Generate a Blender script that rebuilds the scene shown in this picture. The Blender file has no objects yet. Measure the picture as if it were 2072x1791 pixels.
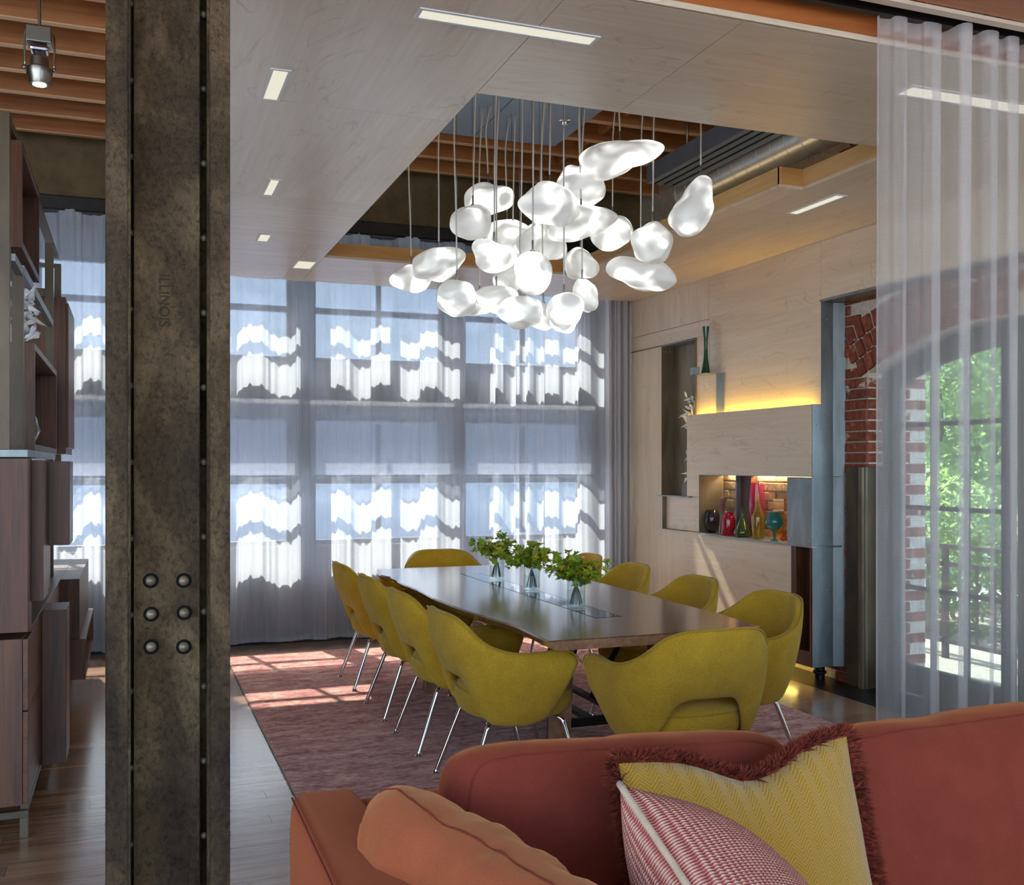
import bpy, bmesh, math, random
from mathutils import Vector, Matrix
from mathutils import noise as mnoise

random.seed(7)
sc = bpy.context.scene
COL = sc.collection
PI = math.pi

# ------------------------------------------------------------------ camera
F_PX, CX, CY, EYE = 2066.0, 1036.0, 942.0, 1.45      # focal length and principal point in pixels of 2072x1791
YAW = math.atan2(773, 2066)
SN, CS = math.sin(YAW), math.cos(YAW)
cam = bpy.data.cameras.new('camera')
cam.sensor_fit = 'HORIZONTAL'; cam.sensor_width = 36.0
cam.lens = 36.0 * F_PX / 2072.0
cam.shift_y = (CY - 895.5) / 2072.0
cam.clip_start = 0.05; cam.clip_end = 300
camo = bpy.data.objects.new('camera', cam)
COL.objects.link(camo)
camo.location = (0, 0, EYE); camo.rotation_euler = (PI / 2, 0, -YAW)
sc.camera = camo

def ray(px, py):
    a = (px - CX) / F_PX
    return (SN + a * CS, CS - a * SN, -(py - CY) / F_PX)
def at_z(px, py, z):
    r = ray(px, py); t = (z - EYE) / r[2]; return Vector((r[0] * t, r[1] * t, z))
def at_x(px, py, x):
    r = ray(px, py); t = x / r[0]; return Vector((x, r[1] * t, EYE + r[2] * t))
def at_y(px, py, y):
    r = ray(px, py); t = y / r[1]; return Vector((r[0] * t, y, EYE + r[2] * t))
def depth(p): return p[0] * SN + p[1] * CS

# ------------------------------------------------------------------ world, sun, exposure
vs = sc.view_settings
vs.view_transform = 'Standard'; vs.look = 'None'; vs.gamma = 1.0; vs.use_curve_mapping = False
vs.exposure = 1.3
sc.cycles.transparent_max_bounces = 32
sc.cycles.max_bounces = 10
sc.cycles.diffuse_bounces = 5
sc.cycles.sample_clamp_indirect = 6.0

world = bpy.data.worlds.new('world'); sc.world = world
world.use_nodes = True
wn = world.node_tree.nodes; wl = world.node_tree.links
wn.clear()
wo = wn.new('ShaderNodeOutputWorld'); bgn = wn.new('ShaderNodeBackground'); sky = wn.new('ShaderNodeTexSky')
sky.sky_type = 'NISHITA'; sky.sun_disc = False
SUN_EL = math.radians(49.0)
SUN_AZ = math.radians(-12.0)           # where the sun stands, measured from +Y towards +X
sky.sun_elevation = SUN_EL; sky.sun_rotation = SUN_AZ
sky.air_density = 1.0; sky.dust_density = 2.4; sky.ozone_density = 1.0
wl.new(sky.outputs[0], bgn.inputs[0]); wl.new(bgn.outputs[0], wo.inputs[0])
bgn.inputs[1].default_value = 0.5

sunl = bpy.data.lights.new('sun', 'SUN'); sunl.energy = 8.0; sunl.angle = math.radians(0.7)
sunl.color = (1.0, 0.95, 0.86)
suno = bpy.data.objects.new('sun', sunl); COL.objects.link(suno)
sdir = Vector((math.sin(SUN_AZ) * math.cos(SUN_EL), math.cos(SUN_AZ) * math.cos(SUN_EL), math.sin(SUN_EL)))
suno.rotation_euler = (-sdir).to_track_quat('-Z', 'Y').to_euler()
suno.location = sdir * 30

# ------------------------------------------------------------------ helpers
def lin(r, g, b):
    f = lambda c: (c / 255 / 12.92) if c / 255 <= 0.04045 else ((c / 255 + 0.055) / 1.055) ** 2.4
    return (f(r), f(g), f(b), 1.0)

class MB:
    """collects vertices and faces of one mesh"""
    def __init__(s): s.v = []; s.f = []
    def add(s, vs_, fs):
        o = len(s.v); s.v += [tuple(v) for v in vs_]; s.f += [tuple(i + o for i in f) for f in fs]; return s
    def box(s, x0, x1, y0, y1, z0, z1):
        vs_ = [(x, y, z) for z in (z0, z1) for y in (y0, y1) for x in (x0, x1)]
        return s.add(vs_, [(0, 2, 3, 1), (4, 5, 7, 6), (0, 1, 5, 4), (2, 6, 7, 3), (0, 4, 6, 2), (1, 3, 7, 5)])
    def prism(s, poly, axis, a, b):
        """extrude a 2D polygon: axis 'x' -> poly is (y,z), 'y' -> (x,z), 'z' -> (x,y)"""
        n = len(poly)
        mk = {'x': lambda p, t: (t, p[0], p[1]), 'y': lambda p, t: (p[0], t, p[1]), 'z': lambda p, t: (p[0], p[1], t)}[axis]
        vs_ = [mk(p, a) for p in poly] + [mk(p, b) for p in poly]
        fs = [tuple(range(n - 1, -1, -1)), tuple(range(n, 2 * n))]
        fs += [(i, (i + 1) % n, n + (i + 1) % n, n + i) for i in range(n)]
        return s.add(vs_, fs)
    def tube(s, pts, r, n=10, cap=True, closed=False):
        pts = [Vector(p) for p in pts]; m = len(pts)
        rs = r if isinstance(r, (list, tuple)) else [r] * m
        up = Vector((0, 0, 1)); prev = None; vs_ = []
        for i, p in enumerate(pts):
            if closed: t = pts[(i + 1) % m] - pts[i - 1]
            else: t = pts[min(i + 1, m - 1)] - pts[max(i - 1, 0)]
            t.normalize()
            if prev is None:
                a = t.cross(up)
                if a.length < 0.05: a = t.cross(Vector((1, 0, 0)))
            else: a = prev - t * prev.dot(t)
            a.normalize(); prev = a; b = t.cross(a)
            for k in range(n):
                q = 2 * PI * k / n
                vs_.append(p + (a * math.cos(q) + b * math.sin(q)) * rs[i])
        fs = []
        rng = m if closed else m - 1
        for i in range(rng):
            j = (i + 1) % m
            for k in range(n):
                fs.append((i * n + k, i * n + (k + 1) % n, j * n + (k + 1) % n, j * n + k))
        if cap and not closed:
            fs.append(tuple(range(n - 1, -1, -1))); fs.append(tuple((m - 1) * n + k for k in range(n)))
        return s.add(vs_, fs)
    def lathe(s, prof, c=(0, 0, 0), n=24, sx=1.0, sy=1.0, rib=0.0, ribs=12):
        """prof: (radius, z) from bottom to top"""
        vs_ = []; fs = []
        for r, z in prof:
            for k in range(n):
                q = 2 * PI * k / n
                rr = r * (1 + rib * math.cos(ribs * q))
                vs_.append((c[0] + rr * math.cos(q) * sx, c[1] + rr * math.sin(q) * sy, c[2] + z))
        m = len(prof)
        for i in range(m - 1):
            for k in range(n):
                fs.append((i * n + k, i * n + (k + 1) % n, (i + 1) * n + (k + 1) % n, (i + 1) * n + k))
        if prof[0][0] > 1e-6: fs.append(tuple(range(n - 1, -1, -1)))
        if prof[-1][0] > 1e-6: fs.append(tuple((m - 1) * n + k for k in range(n)))
        return s.add(vs_, fs)
    def grid(s, fn, nu, nv, wrap_u=False):
        vs_ = [fn(i / (nu if wrap_u else nu - 1), j / (nv - 1)) for j in range(nv) for i in range(nu)]
        fs = []
        for j in range(nv - 1):
            for i in range(nu if wrap_u else nu - 1):
                k = (i + 1) % nu
                fs.append((j * nu + i, j * nu + k, (j + 1) * nu + k, (j + 1) * nu + i))
        return s.add(vs_, fs)
    def mesh(s, name, mat, smooth=False):
        me = bpy.data.meshes.new(name)
        me.from_pydata(s.v, [], s.f); me.validate(); me.update()
        if mat is not None: me.materials.append(mat)
        if smooth:
            me.polygons.foreach_set('use_smooth', [True] * len(me.polygons))
        return me
    def build(s, name, mat, parent=None, smooth=False, bevel=0.0, subsurf=0, solid=0.0, sharp=None, loc=None, fix=False):
        me = s.mesh(name, mat, smooth)
        if fix:
            bm = bmesh.new(); bm.from_mesh(me); bmesh.ops.recalc_face_normals(bm, faces=bm.faces); bm.to_mesh(me); bm.free()
        if bevel or subsurf or solid:
            me = bake(me, bevel, subsurf, solid, name)
        if smooth and sharp: me.set_sharp_from_angle(angle=math.radians(sharp))
        return link(name, me, parent, loc)

def bake(me, bevel, subsurf, solid, name):
    """run modifiers once and keep the resulting mesh, so that copies share it"""
    o = bpy.data.objects.new('tmp', me); COL.objects.link(o)
    if solid:
        m = o.modifiers.new('s', 'SOLIDIFY'); m.thickness = solid; m.offset = 0; m.use_even_offset = False
    if bevel:
        m = o.modifiers.new('b', 'BEVEL'); m.width = bevel; m.segments = 2; m.limit_method = 'ANGLE'; m.angle_limit = math.radians(40)
    if subsurf:
        m = o.modifiers.new('u', 'SUBSURF'); m.levels = subsurf; m.render_levels = subsurf
    dg = bpy.context.evaluated_depsgraph_get()
    out = bpy.data.meshes.new_from_object(o.evaluated_get(dg))
    out.name = name
    bpy.data.objects.remove(o); bpy.data.meshes.remove(me)
    return out

def link(name, me, parent=None, loc=None):
    o = bpy.data.objects.new(name, me); COL.objects.link(o)
    if parent is not None: o.parent = parent
    if loc is not None: o.location = loc
    return o
def tag(o, label=None, cat=None, group=None, kind=None):
    if label: o['label'] = label
    if cat: o['category'] = cat
    if group: o['group'] = group
    if kind: o['kind'] = kind
    return o
def thing(name, label, cat, loc=(0, 0, 0), rz=0.0, group=None):
    o = bpy.data.objects.new(name, None); COL.objects.link(o)
    o.empty_display_size = 0.1
    o.location = loc; o.rotation_euler = (0, 0, rz)
    return tag(o, label, cat, group)
def struct(o): o['kind'] = 'structure'; return o
def box(name, mat, x0, x1, y0, y1, z0, z1, parent=None, bevel=0.0):
    return MB().box(x0, x1, y0, y1, z0, z1).build(name, mat, parent, bevel=bevel)
def copy_tree(o, parent=None):
    c = o.copy(); COL.objects.link(c)
    if parent is not None: c.parent = parent
    for ch in list(o.children): copy_tree(ch, c)
    return c
def smooth_path(pts, n=6):
    """Catmull-Rom through the points"""
    P = [Vector(p) for p in pts]; out = []
    for i in range(len(P) - 1):
        p0 = P[max(i - 1, 0)]; p1 = P[i]; p2 = P[i + 1]; p3 = P[min(i + 2, len(P) - 1)]
        for k in range(n):
            t = k / n
            out.append(0.5 * ((2 * p1) + (p2 - p0) * t + (2 * p0 - 5 * p1 + 4 * p2 - p3) * t * t + (3 * p1 - p0 - 3 * p2 + p3) * t ** 3))
    out.append(P[-1]); return out
def sstep(a, b, x):
    t = min(1, max(0, (x - a) / (b - a))); return t * t * (3 - 2 * t)
def lerp(a, b, t): return a + (b - a) * t
def interp(tab, x):
    if x <= tab[0][0]: return tab[0][1]
    for (a, va), (b, vb) in zip(tab, tab[1:]):
        if x <= b:
            t = (x - a) / (b - a); t = t * t * (3 - 2 * t); return lerp(va, vb, t)
    return tab[-1][1]
def spline(tab, x):
    """Catmull-Rom through the table"""
    n = len(tab)
    if x <= tab[0][0]: return tab[0][1]
    for i in range(n - 1):
        if x <= tab[i + 1][0]:
            h = tab[i + 1][0] - tab[i][0]; t = (x - tab[i][0]) / h
            sl = lambda k: 0.0 if k == 0 else ((tab[k + 1][1] - tab[k - 1][1]) / (tab[k + 1][0] - tab[k - 1][0]) if k < n - 1 else (tab[k][1] - tab[k - 1][1]) / (tab[k][0] - tab[k - 1][0]))
            a, b, m0, m1 = tab[i][1], tab[i + 1][1], sl(i) * h, sl(i + 1) * h
            return (2 * t ** 3 - 3 * t * t + 1) * a + (t ** 3 - 2 * t * t + t) * m0 + (-2 * t ** 3 + 3 * t * t) * b + (t ** 3 - t * t) * m1
    return tab[-1][1]

# ------------------------------------------------------------------ materials
class NT:
    def __init__(s, name):
        s.m = bpy.data.materials.new(name); s.m.use_nodes = True
        s.n = s.m.node_tree.nodes; s.l = s.m.node_tree.links; s.n.clear()
        s.out = s.n.new('ShaderNodeOutputMaterial')
    def node(s, t, **kw):
        nd = s.n.new(t)
        for k, v in kw.items(): setattr(nd, k, v)
        return nd
    def put(s, sock, v):
        if isinstance(v, bpy.types.NodeSocket): s.l.new(v, sock)
        elif v is not None: sock.default_value = v
    def bsdf(s, **kw):
        p = s.node('ShaderNodeBsdfPrincipled')
        for k, v in kw.items(): s.put(p.inputs[k.replace('_', ' ')], v)
        s.l.new(p.outputs[0], s.out.inputs[0]); return p
    def coord(s, scale=(1, 1, 1), rot=(0, 0, 0), rnd=True):
        tc = s.node('ShaderNodeTexCoord'); mp = s.node('ShaderNodeMapping')
        mp.inputs['Scale'].default_value = scale; mp.inputs['Rotation'].default_value = rot
        s.l.new(tc.outputs['Object'], mp.inputs[0])
        if rnd:
            oi = s.node('ShaderNodeObjectInfo')
            vm = s.node('ShaderNodeVectorMath', operation='SCALE'); vm.inputs[0].default_value = (13.1, 7.7, 9.3)
            s.l.new(oi.outputs['Random'], vm.inputs['Scale']); s.l.new(vm.outputs[0], mp.inputs['Location'])
        return mp.outputs[0]
    def noise(s, vec, scale=5, detail=4, rough=0.5, dist=0.0):
        n = s.node('ShaderNodeTexNoise'); s.put(n.inputs['Vector'], vec)
        n.inputs['Scale'].default_value = scale; n.inputs['Detail'].default_value = detail
        n.inputs['Roughness'].default_value = rough; n.inputs['Distortion'].default_value = dist
        return n.outputs['Fac']
    def ramp(s, fac, stops):
        r = s.node('ShaderNodeValToRGB'); s.put(r.inputs[0], fac)
        e = r.color_ramp.elements
        while len(e) < len(stops): e.new(0.5)
        for i, (p, c) in enumerate(stops): e[i].position = p; e[i].color = c
        return r.outputs[0]
    def math(s, op, a, b=None, c=None):
        m = s.node('ShaderNodeMath', operation=op)
        for i, v in enumerate((a, b, c)):
            if v is not None: s.put(m.inputs[i], v)
        return m.outputs[0]
    def mix(s, fac, a, b, mode='MIX'):
        m = s.node('ShaderNodeMix', data_type='RGBA', blend_type=mode)
        s.put(m.inputs[0], fac); s.put(m.inputs[6], a); s.put(m.inputs[7], b); return m.outputs[2]
    def bump(s, h, strength=0.3, dist=0.01):
        b = s.node('ShaderNodeBump'); b.inputs['Strength'].default_value = strength; b.inputs['Distance'].default_value = dist
        s.put(b.inputs['Height'], h); return b.outputs[0]
    def jitter(s, col, amt=0.25):
        """small lightness difference between one piece and the next"""
        oi = s.node('ShaderNodeObjectInfo'); hs = s.node('ShaderNodeHueSaturation')
        v = s.math('MULTIPLY_ADD', oi.outputs['Random'], amt, 1 - amt / 2)
        s.put(hs.inputs['Value'], v); s.put(hs.inputs['Color'], col); return hs.outputs[0]

def plain(name, col, rough=0.5, metal=0.0, spec=0.5, **kw):
    t = NT(name); t.bsdf(Base_Color=col, Roughness=rough, Metallic=metal, Specular_IOR_Level=spec, **kw); return t.m
def wood(name, c1, c2, axis='x', rough=0.35, fine=60, jit=0.12, contrast=(0.35, 0.68), figure=1.0, spec=0.5, bump=0.05, flame=None):
    t = NT(name)
    st = {'x': (0.12, 1, 1), 'y': (1, 0.12, 1), 'z': (1, 1, 0.12)}[axis]
    v = t.coord(st)
    big = t.noise(v, 7 * figure, 5, 0.6, 1.6)
    st2 = {'x': (0.03, 1, 1), 'y': (1, 0.03, 1), 'z': (1, 1, 0.03)}[axis]
    fn = t.noise(t.coord(st2), fine, 3, 0.6)
    f = t.math('MULTIPLY_ADD', fn, 0.4, t.math('MULTIPLY', big, 0.6))
    col = t.ramp(f, [(contrast[0], c1), (contrast[1], c2)])
    if flame:                                        # thin cathedral lines of rotary-cut veneer
        st3 = {'x': (0.4, 1, 1), 'y': (1, 0.4, 1), 'z': (1, 1, 0.25)}[axis]
        w_ = t.math('PINGPONG', t.math('MULTIPLY', t.noise(t.coord(st3), 3.2, 3, 0.55, 0.8), 9.0), 0.5)
        br = t.noise(t.coord(st3), 9, 2, 0.5)
        ln = t.math('MULTIPLY', t.ramp(w_, [(0.0, (1, 1, 1, 1)), (0.09, (0, 0, 0, 1))]), t.ramp(br, [(0.42, (0, 0, 0, 1)), (0.62, (0.55, 0.55, 0.55, 1))]))
        col = t.mix(ln, col, flame)
    col = t.jitter(col, jit)
    t.bsdf(Base_Color=col, Roughness=rough, Specular_IOR_Level=spec, Normal=t.bump(fn, bump, 0.004))
    return t.m

M = {}
for ax in 'xyz':
    M['ply_' + ax] = wood('maple_plywood_' + ax, lin(196, 174, 144), lin(220, 203, 178), ax, 0.3, 50, 0.04, (0.3, 0.72), 0.5, flame=lin(172, 148, 120))
    M['walnut_' + ax] = wood('walnut_' + ax, lin(58, 32, 19), lin(110, 68, 42), ax, 0.4, 90, 0.25, spec=0.35)
    M['fir_' + ax] = wood('old_fir_' + ax, lin(136, 84, 44), lin(186, 126, 72), ax, 0.6, 45, 0.25)
M['oak_floor'] = wood('floor_board', lin(118, 82, 56), lin(176, 138, 104), 'x', 0.17, 60, 0.32)
M['fascia'] = wood('honey_maple', lin(178, 128, 66), lin(206, 158, 92), 'x', 0.3, 50, 0.05)
M['fascia_y'] = wood('honey_maple_y', lin(190, 150, 92), lin(214, 178, 120), 'y', 0.3, 50, 0.05)
M['beam'] = wood('stained_beam', lin(150, 84, 38), lin(186, 112, 58), 'x', 0.35, 40, 0.05)
M['table_wood'] = wood('table_walnut', lin(104, 72, 50), lin(164, 120, 88), 'y', 0.2, 60, 0.06, (0.3, 0.7), 0.7)
tw = M['table_wood'].node_tree.nodes['Principled BSDF']; tw.inputs['Coat Weight'].default_value = 0.7; tw.inputs['Coat Roughness'].default_value = 0.13
fl = M['oak_floor'].node_tree.nodes['Principled BSDF']; fl.inputs['Coat Weight'].default_value = 0.8; fl.inputs['Coat Roughness'].default_value = 0.22; fl.inputs['Coat IOR'].default_value = 1.6
M['black_metal'] = plain('black_steel', lin(24, 23, 22), 0.4, 0.5)
M['chrome'] = plain('chrome', lin(225, 225, 228), 0.06, 1.0)
M['nickel'] = plain('brushed_nickel', lin(150, 148, 140), 0.32, 1.0)
M['rivet'] = plain('steel_rivet', lin(170, 170, 168), 0.3, 1.0)
M['white_paint'] = plain('white_paint', lin(226, 226, 222), 0.5)
M['black'] = plain('black_paint', lin(10, 10, 10), 0.8, 0.0, 0.1)
M['mirror_glass'] = plain('dark_gloss_glass', lin(120, 124, 128), 0.03, 0.85)
M['window_frame'] = plain('dark_window_frame', lin(52, 52, 54), 0.5, 0.2)
M['rubber_black'] = plain('black_floor_strip', lin(20, 20, 21), 0.3)

def mk_steel(name, c1, c2, rough=0.38, metal=0.85):
    t = NT(name); v = t.coord((1, 1, 0.35)); n = t.noise(v, 6, 5, 0.6, 0.5)
    n2 = t.noise(t.coord(), 40, 4, 0.6)
    t.bsdf(Base_Color=t.ramp(n, [(0.3, c1), (0.7, c2)]), Metallic=metal, Roughness=t.math('MULTIPLY_ADD', n2, 0.2, rough - 0.1))
    return t.m
M['steel'] = mk_steel('blackened_steel', lin(112, 118, 120), lin(146, 152, 154), 0.42, 0.6)
M['bronze_steel'] = mk_steel('waxed_steel', lin(92, 80, 62), lin(128, 114, 92), 0.42, 0.35)
M['post_steel'] = mk_steel('dark_waxed_steel', lin(62, 49, 33), lin(92, 75, 50), 0.42, 0.2)
M['canopy_steel'] = mk_steel('satin_canopy_steel', lin(96, 108, 124), lin(106, 118, 134), 0.4, 0.3)
M['duct'] = mk_steel('galvanised_duct', lin(178, 176, 168), lin(190, 188, 180), 0.34, 0.75)

def mk_column():
    t = NT('cast_iron_column')
    v = t.coord((1, 1, 0.5))
    big = t.noise(v, 5, 5, 0.6, 0.6); pit = t.noise(t.coord((1, 1, 0.75)), 85, 7, 0.8, 0.3); mid = t.noise(t.coord(), 22, 5, 0.6, 1.0)
    col = t.ramp(big, [(0.30, lin(72, 58, 44)), (0.5, lin(122, 102, 76)), (0.70, lin(186, 160, 120))])
    col = t.mix(t.math('MULTIPLY', pit, 0.5), col, lin(120, 104, 80), 'OVERLAY')
    col = t.mix(1.0, col, t.ramp(pit, [(0.36, (0.38, 0.36, 0.34, 1)), (0.5, (0.95, 0.95, 0.95, 1)), (0.62, (1.25, 1.22, 1.18, 1))]), 'MULTIPLY')
    h = t.math('MULTIPLY_ADD', mid, 0.8, pit)
    t.bsdf(Base_Color=col, Metallic=0.45, Roughness=0.28, Specular_IOR_Level=0.7, Normal=t.bump(h, 1.0, 0.028))
    return t.m
M['column'] = mk_column()

def mk_fabric(name, c1, c2, scale=420, bump=0.5, sheen=0.25, sheen_col=None, dist=0.003, rough=0.9):
    t = NT(name); v = t.coord(rnd=False)
    n = t.noise(v, scale, 3, 0.6); b = t.noise(v, 9, 4, 0.6)
    f = t.math('MULTIPLY_ADD', n, 0.6, t.math('MULTIPLY', b, 0.4))
    p = t.bsdf(Base_Color=t.ramp(f, [(0.3, c1), (0.7, c2)]), Roughness=rough, Specular_IOR_Level=0.25, Sheen_Weight=sheen, Normal=t.bump(n, bump, dist))
    if sheen_col: p.inputs['Sheen Tint'].default_value = sheen_col
    p.inputs['Sheen Roughness'].default_value = 0.45
    return t.m
M['chair_fabric'] = mk_fabric('mustard_boucle', lin(166, 122, 22), lin(206, 164, 46), 170, 1.0, 0.3, lin(214, 222, 160), .004)
M['chair_piping'] = mk_fabric('mustard_piping', lin(156, 116, 12), lin(190, 150, 28), 500, 0.3)
M['sofa'] = mk_fabric('rust_velvet', lin(104, 39, 27), lin(136, 58, 40), 520, 0.3, 0.6, lin(240, 150, 90), 0.002)
M['sofa_light'] = mk_fabric('apricot_velvet', lin(128, 60, 34), lin(164, 88, 54), 520, 0.3, 0.7, lin(246, 180, 120), 0.002)
M['sofa_seam'] = mk_fabric('rust_seam', lin(104, 42, 28), lin(132, 56, 38), 520, 0.2, 0.0)

def mk_rug():
    t = NT('faded_rug')
    v = t.coord((0.6, 1.35, 1), rnd=False)
    a = t.noise(v, 9, 6, 0.72, 0.5); b = t.noise(t.coord((0.45, 1.25, 1), rnd=False), 60, 5, 0.75, 0.2); c = t.noise(t.coord(rnd=False), 1.4, 3, 0.5)
    f = t.math('ADD', t.math('MULTIPLY', a, 0.5), t.math('MULTIPLY', b, 0.5))
    col = t.ramp(f, [(0.38, lin(118, 58, 58)), (0.46, lin(160, 98, 92)), (0.53, lin(192, 142, 126)), (0.63, lin(216, 184, 160))])
    col = t.mix(t.ramp(c, [(0.35, (0, 0, 0, 1)), (0.65, (1, 1, 1, 1))]), col, lin(150, 92, 98), 'MIX') if False else col
    fine = t.noise(t.coord((1, 1, 1), rnd=False), 700, 2, 0.5)
    t.bsdf(Base_Color=col, Roughness=0.95, Specular_IOR_Level=0.1, Sheen_Weight=0.15, Normal=t.bump(t.math('ADD', f, t.math('MULTIPLY', fine, 0.3)), 0.6, 0.006))
    return t.m
M['rug'] = mk_rug()

def mk_sheer(name, op, tint, weave=0.2):
    t = NT(name)
    tr = t.node('ShaderNodeBsdfTransparent'); di = t.node('ShaderNodeBsdfDiffuse'); tl = t.node('ShaderNodeBsdfTranslucent')
    di.inputs[0].default_value = tint; tl.inputs[0].default_value = tint
    m1 = t.node('ShaderNodeMixShader'); m1.inputs[0].default_value = 0.55
    t.l.new(di.outputs[0], m1.inputs[1]); t.l.new(tl.outputs[0], m1.inputs[2])
    th = t.noise(t.coord((1, 1, 0.02), rnd=False), 700, 2, 0.5)
    th2 = t.noise(t.coord((0.05, 0.05, 1), rnd=False), 600, 2, 0.5)
    op_ = t.math('MULTIPLY_ADD', t.math('ADD', th, th2), weave, op - weave)
    m2 = t.node('ShaderNodeMixShader'); t.put(m2.inputs[0], op_)
    t.l.new(tr.outputs[0], m2.inputs[1]); t.l.new(m1.outputs[0], m2.inputs[2]); t.l.new(m2.outputs[0], t.out.inputs[0])
    return t.m
M['sheer'] = mk_sheer('white_sheer', 0.44, (0.78, 0.82, 0.88, 1), 0.1)
M['sheer_warm'] = mk_sheer('ecru_sheer', 0.34, (0.84, 0.81, 0.80, 1), 0.08)
M['mesh_shade'] = mk_sheer('mesh_roller_shade', 0.5, (0.30, 0.32, 0.37, 1), 0.05)

def mk_pane(name, tint=(1, 1, 1, 1), gloss=0.06):
    t = NT(name); tr = t.node('ShaderNodeBsdfTransparent'); g = t.node('ShaderNodeBsdfGlossy')
    tr.inputs[0].default_value = tint; g.inputs['Roughness'].default_value = 0.02
    m = t.node('ShaderNodeMixShader'); m.inputs[0].default_value = gloss
    t.l.new(tr.outputs[0], m.inputs[1]); t.l.new(g.outputs[0], m.inputs[2]); t.l.new(m.outputs[0], t.out.inputs[0]); return t.m
M['pane'] = mk_pane('window_pane', (0.93, 0.96, 0.97, 1))
def mk_glass(name, tint, rough=0.02, deep=0.5):
    """thin coloured blown glass: tinted see-through wall with a clear reflection"""
    t = NT(name); tr = t.node('ShaderNodeBsdfTransparent'); tr.inputs[0].default_value = tint
    g = t.node('ShaderNodeBsdfGlossy'); g.inputs['Roughness'].default_value = rough
    d = t.node('ShaderNodeBsdfDiffuse'); d.inputs[0].default_value = tint
    fr = t.node('ShaderNodeLayerWeight'); fr.inputs[0].default_value = 0.5
    fz = t.math('MULTIPLY_ADD', t.math('POWER', fr.outputs['Facing'], 3.0), 0.55, 0.05)
    m0 = t.node('ShaderNodeMixShader'); m0.inputs[0].default_value = deep * 0.12
    m = t.node('ShaderNodeMixShader'); t.put(m.inputs[0], fz)
    t.l.new(tr.outputs[0], m0.inputs[1]); t.l.new(d.outputs[0], m0.inputs[2])
    t.l.new(m0.outputs[0], m.inputs[1]); t.l.new(g.outputs[0], m.inputs[2]); t.l.new(m.outputs[0], t.out.inputs[0]); return t.m
M['g_clear'] = mk_glass('clear_glass', (0.93, 0.96, 0.96, 1), 0.02, 0.1)
M['g_crystal'] = plain('crystal_glass', (1, 1, 1, 1), 0.02, 0.0, 0.6, Transmission_Weight=0.6, IOR=1.5)
M['g_green'] = mk_glass('bottle_green_glass', (0.42, 0.60, 0.20, 1))
M['g_dkgreen'] = mk_glass('deep_green_glass', (0.10, 0.32, 0.18, 1), 0.02, 1.0)
M['g_red'] = mk_glass('ruby_glass', (0.82, 0.10, 0.22, 1), 0.02, 0.9)
M['g_magenta'] = mk_glass('magenta_glass', (0.82, 0.22, 0.42, 1), 0.02, 0.8)
M['g_amber'] = mk_glass('olive_amber_glass', (0.84, 0.78, 0.24, 1))
M['g_orange'] = mk_glass('orange_glass', (0.85, 0.34, 0.05, 1))
M['g_yellow'] = mk_glass('yellow_glass', (0.90, 0.66, 0.10, 1))
M['g_teal'] = mk_glass('teal_glass', (0.14, 0.62, 0.58, 1), 0.02, 0.9)
M['g_black'] = mk_glass('black_plum_glass', (0.16, 0.10, 0.10, 1), 0.05, 1.5)
M['g_smoke'] = mk_glass('smoky_rose_glass', (0.74, 0.62, 0.62, 1))
M['water'] = mk_glass('water', (0.93, 0.96, 0.95, 1), 0.0, 0.05)

def mk_emit(name, col, st):
    t = NT(name); e = t.node('ShaderNodeEmission'); e.inputs[0].default_value = col; e.inputs[1].default_value = st
    t.l.new(e.outputs[0], t.out.inputs[0]); return t.m
M['lamp_white'] = mk_emit('ceiling_light_diffuser', (1.0, 0.95, 0.78, 1), 0.34)
M['led_amber'] = mk_emit('amber_led_strip', (1.0, 0.66, 0.09, 1), 26)
M['led_warm'] = mk_emit('warm_led_strip', (1.0, 0.80, 0.48, 1), 60)
M['led_added'] = mk_emit('added_warm_strip', (1.0, 0.78, 0.46, 1), 5)  # glow of the strips added above the lowered ceiling
M['led_added_dim'] = mk_emit('added_dim_strip', (1.0, 0.80, 0.5, 1), 2.0)  # weaker glow for the added strip below the duct
M['led_toe'] = mk_emit('amber_toe_strip', (1.0, 0.70, 0.16, 1), 9)
M['spot_glow'] = mk_emit('spot_lamp_glow', (1.0, 0.95, 0.88, 1), 1.2)
def mk_cloud():
    t = NT('frosted_glow_glass')
    v = t.coord(rnd=True); n = t.noise(v, 5.2, 1, 0.4, 1.4)
    st = t.ramp(n, [(0.38, (0.24,) * 3 + (1,)), (0.49, (0.52,) * 3 + (1,)), (0.60, (1.35,) * 3 + (1,))])
    warm = t.ramp(n, [(0.35, (1.0, 0.95, 0.87, 1)), (0.6, (0.97, 1.0, 0.95, 1))])
    t.bsdf(Base_Color=(0.55, 0.55, 0.52, 1), Roughness=0.35, Specular_IOR_Level=0.5, Emission_Color=warm, Emission_Strength=t.math('MULTIPLY', st, 0.34))
    return t.m
M['cloud'] = mk_cloud()
M['braid'] = plain('silver_braided_cord', lin(196, 192, 182), 0.5, 0.1)
M['wire'] = plain('thin_steel_wire', lin(140, 136, 128), 0.3, 0.9)

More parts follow.
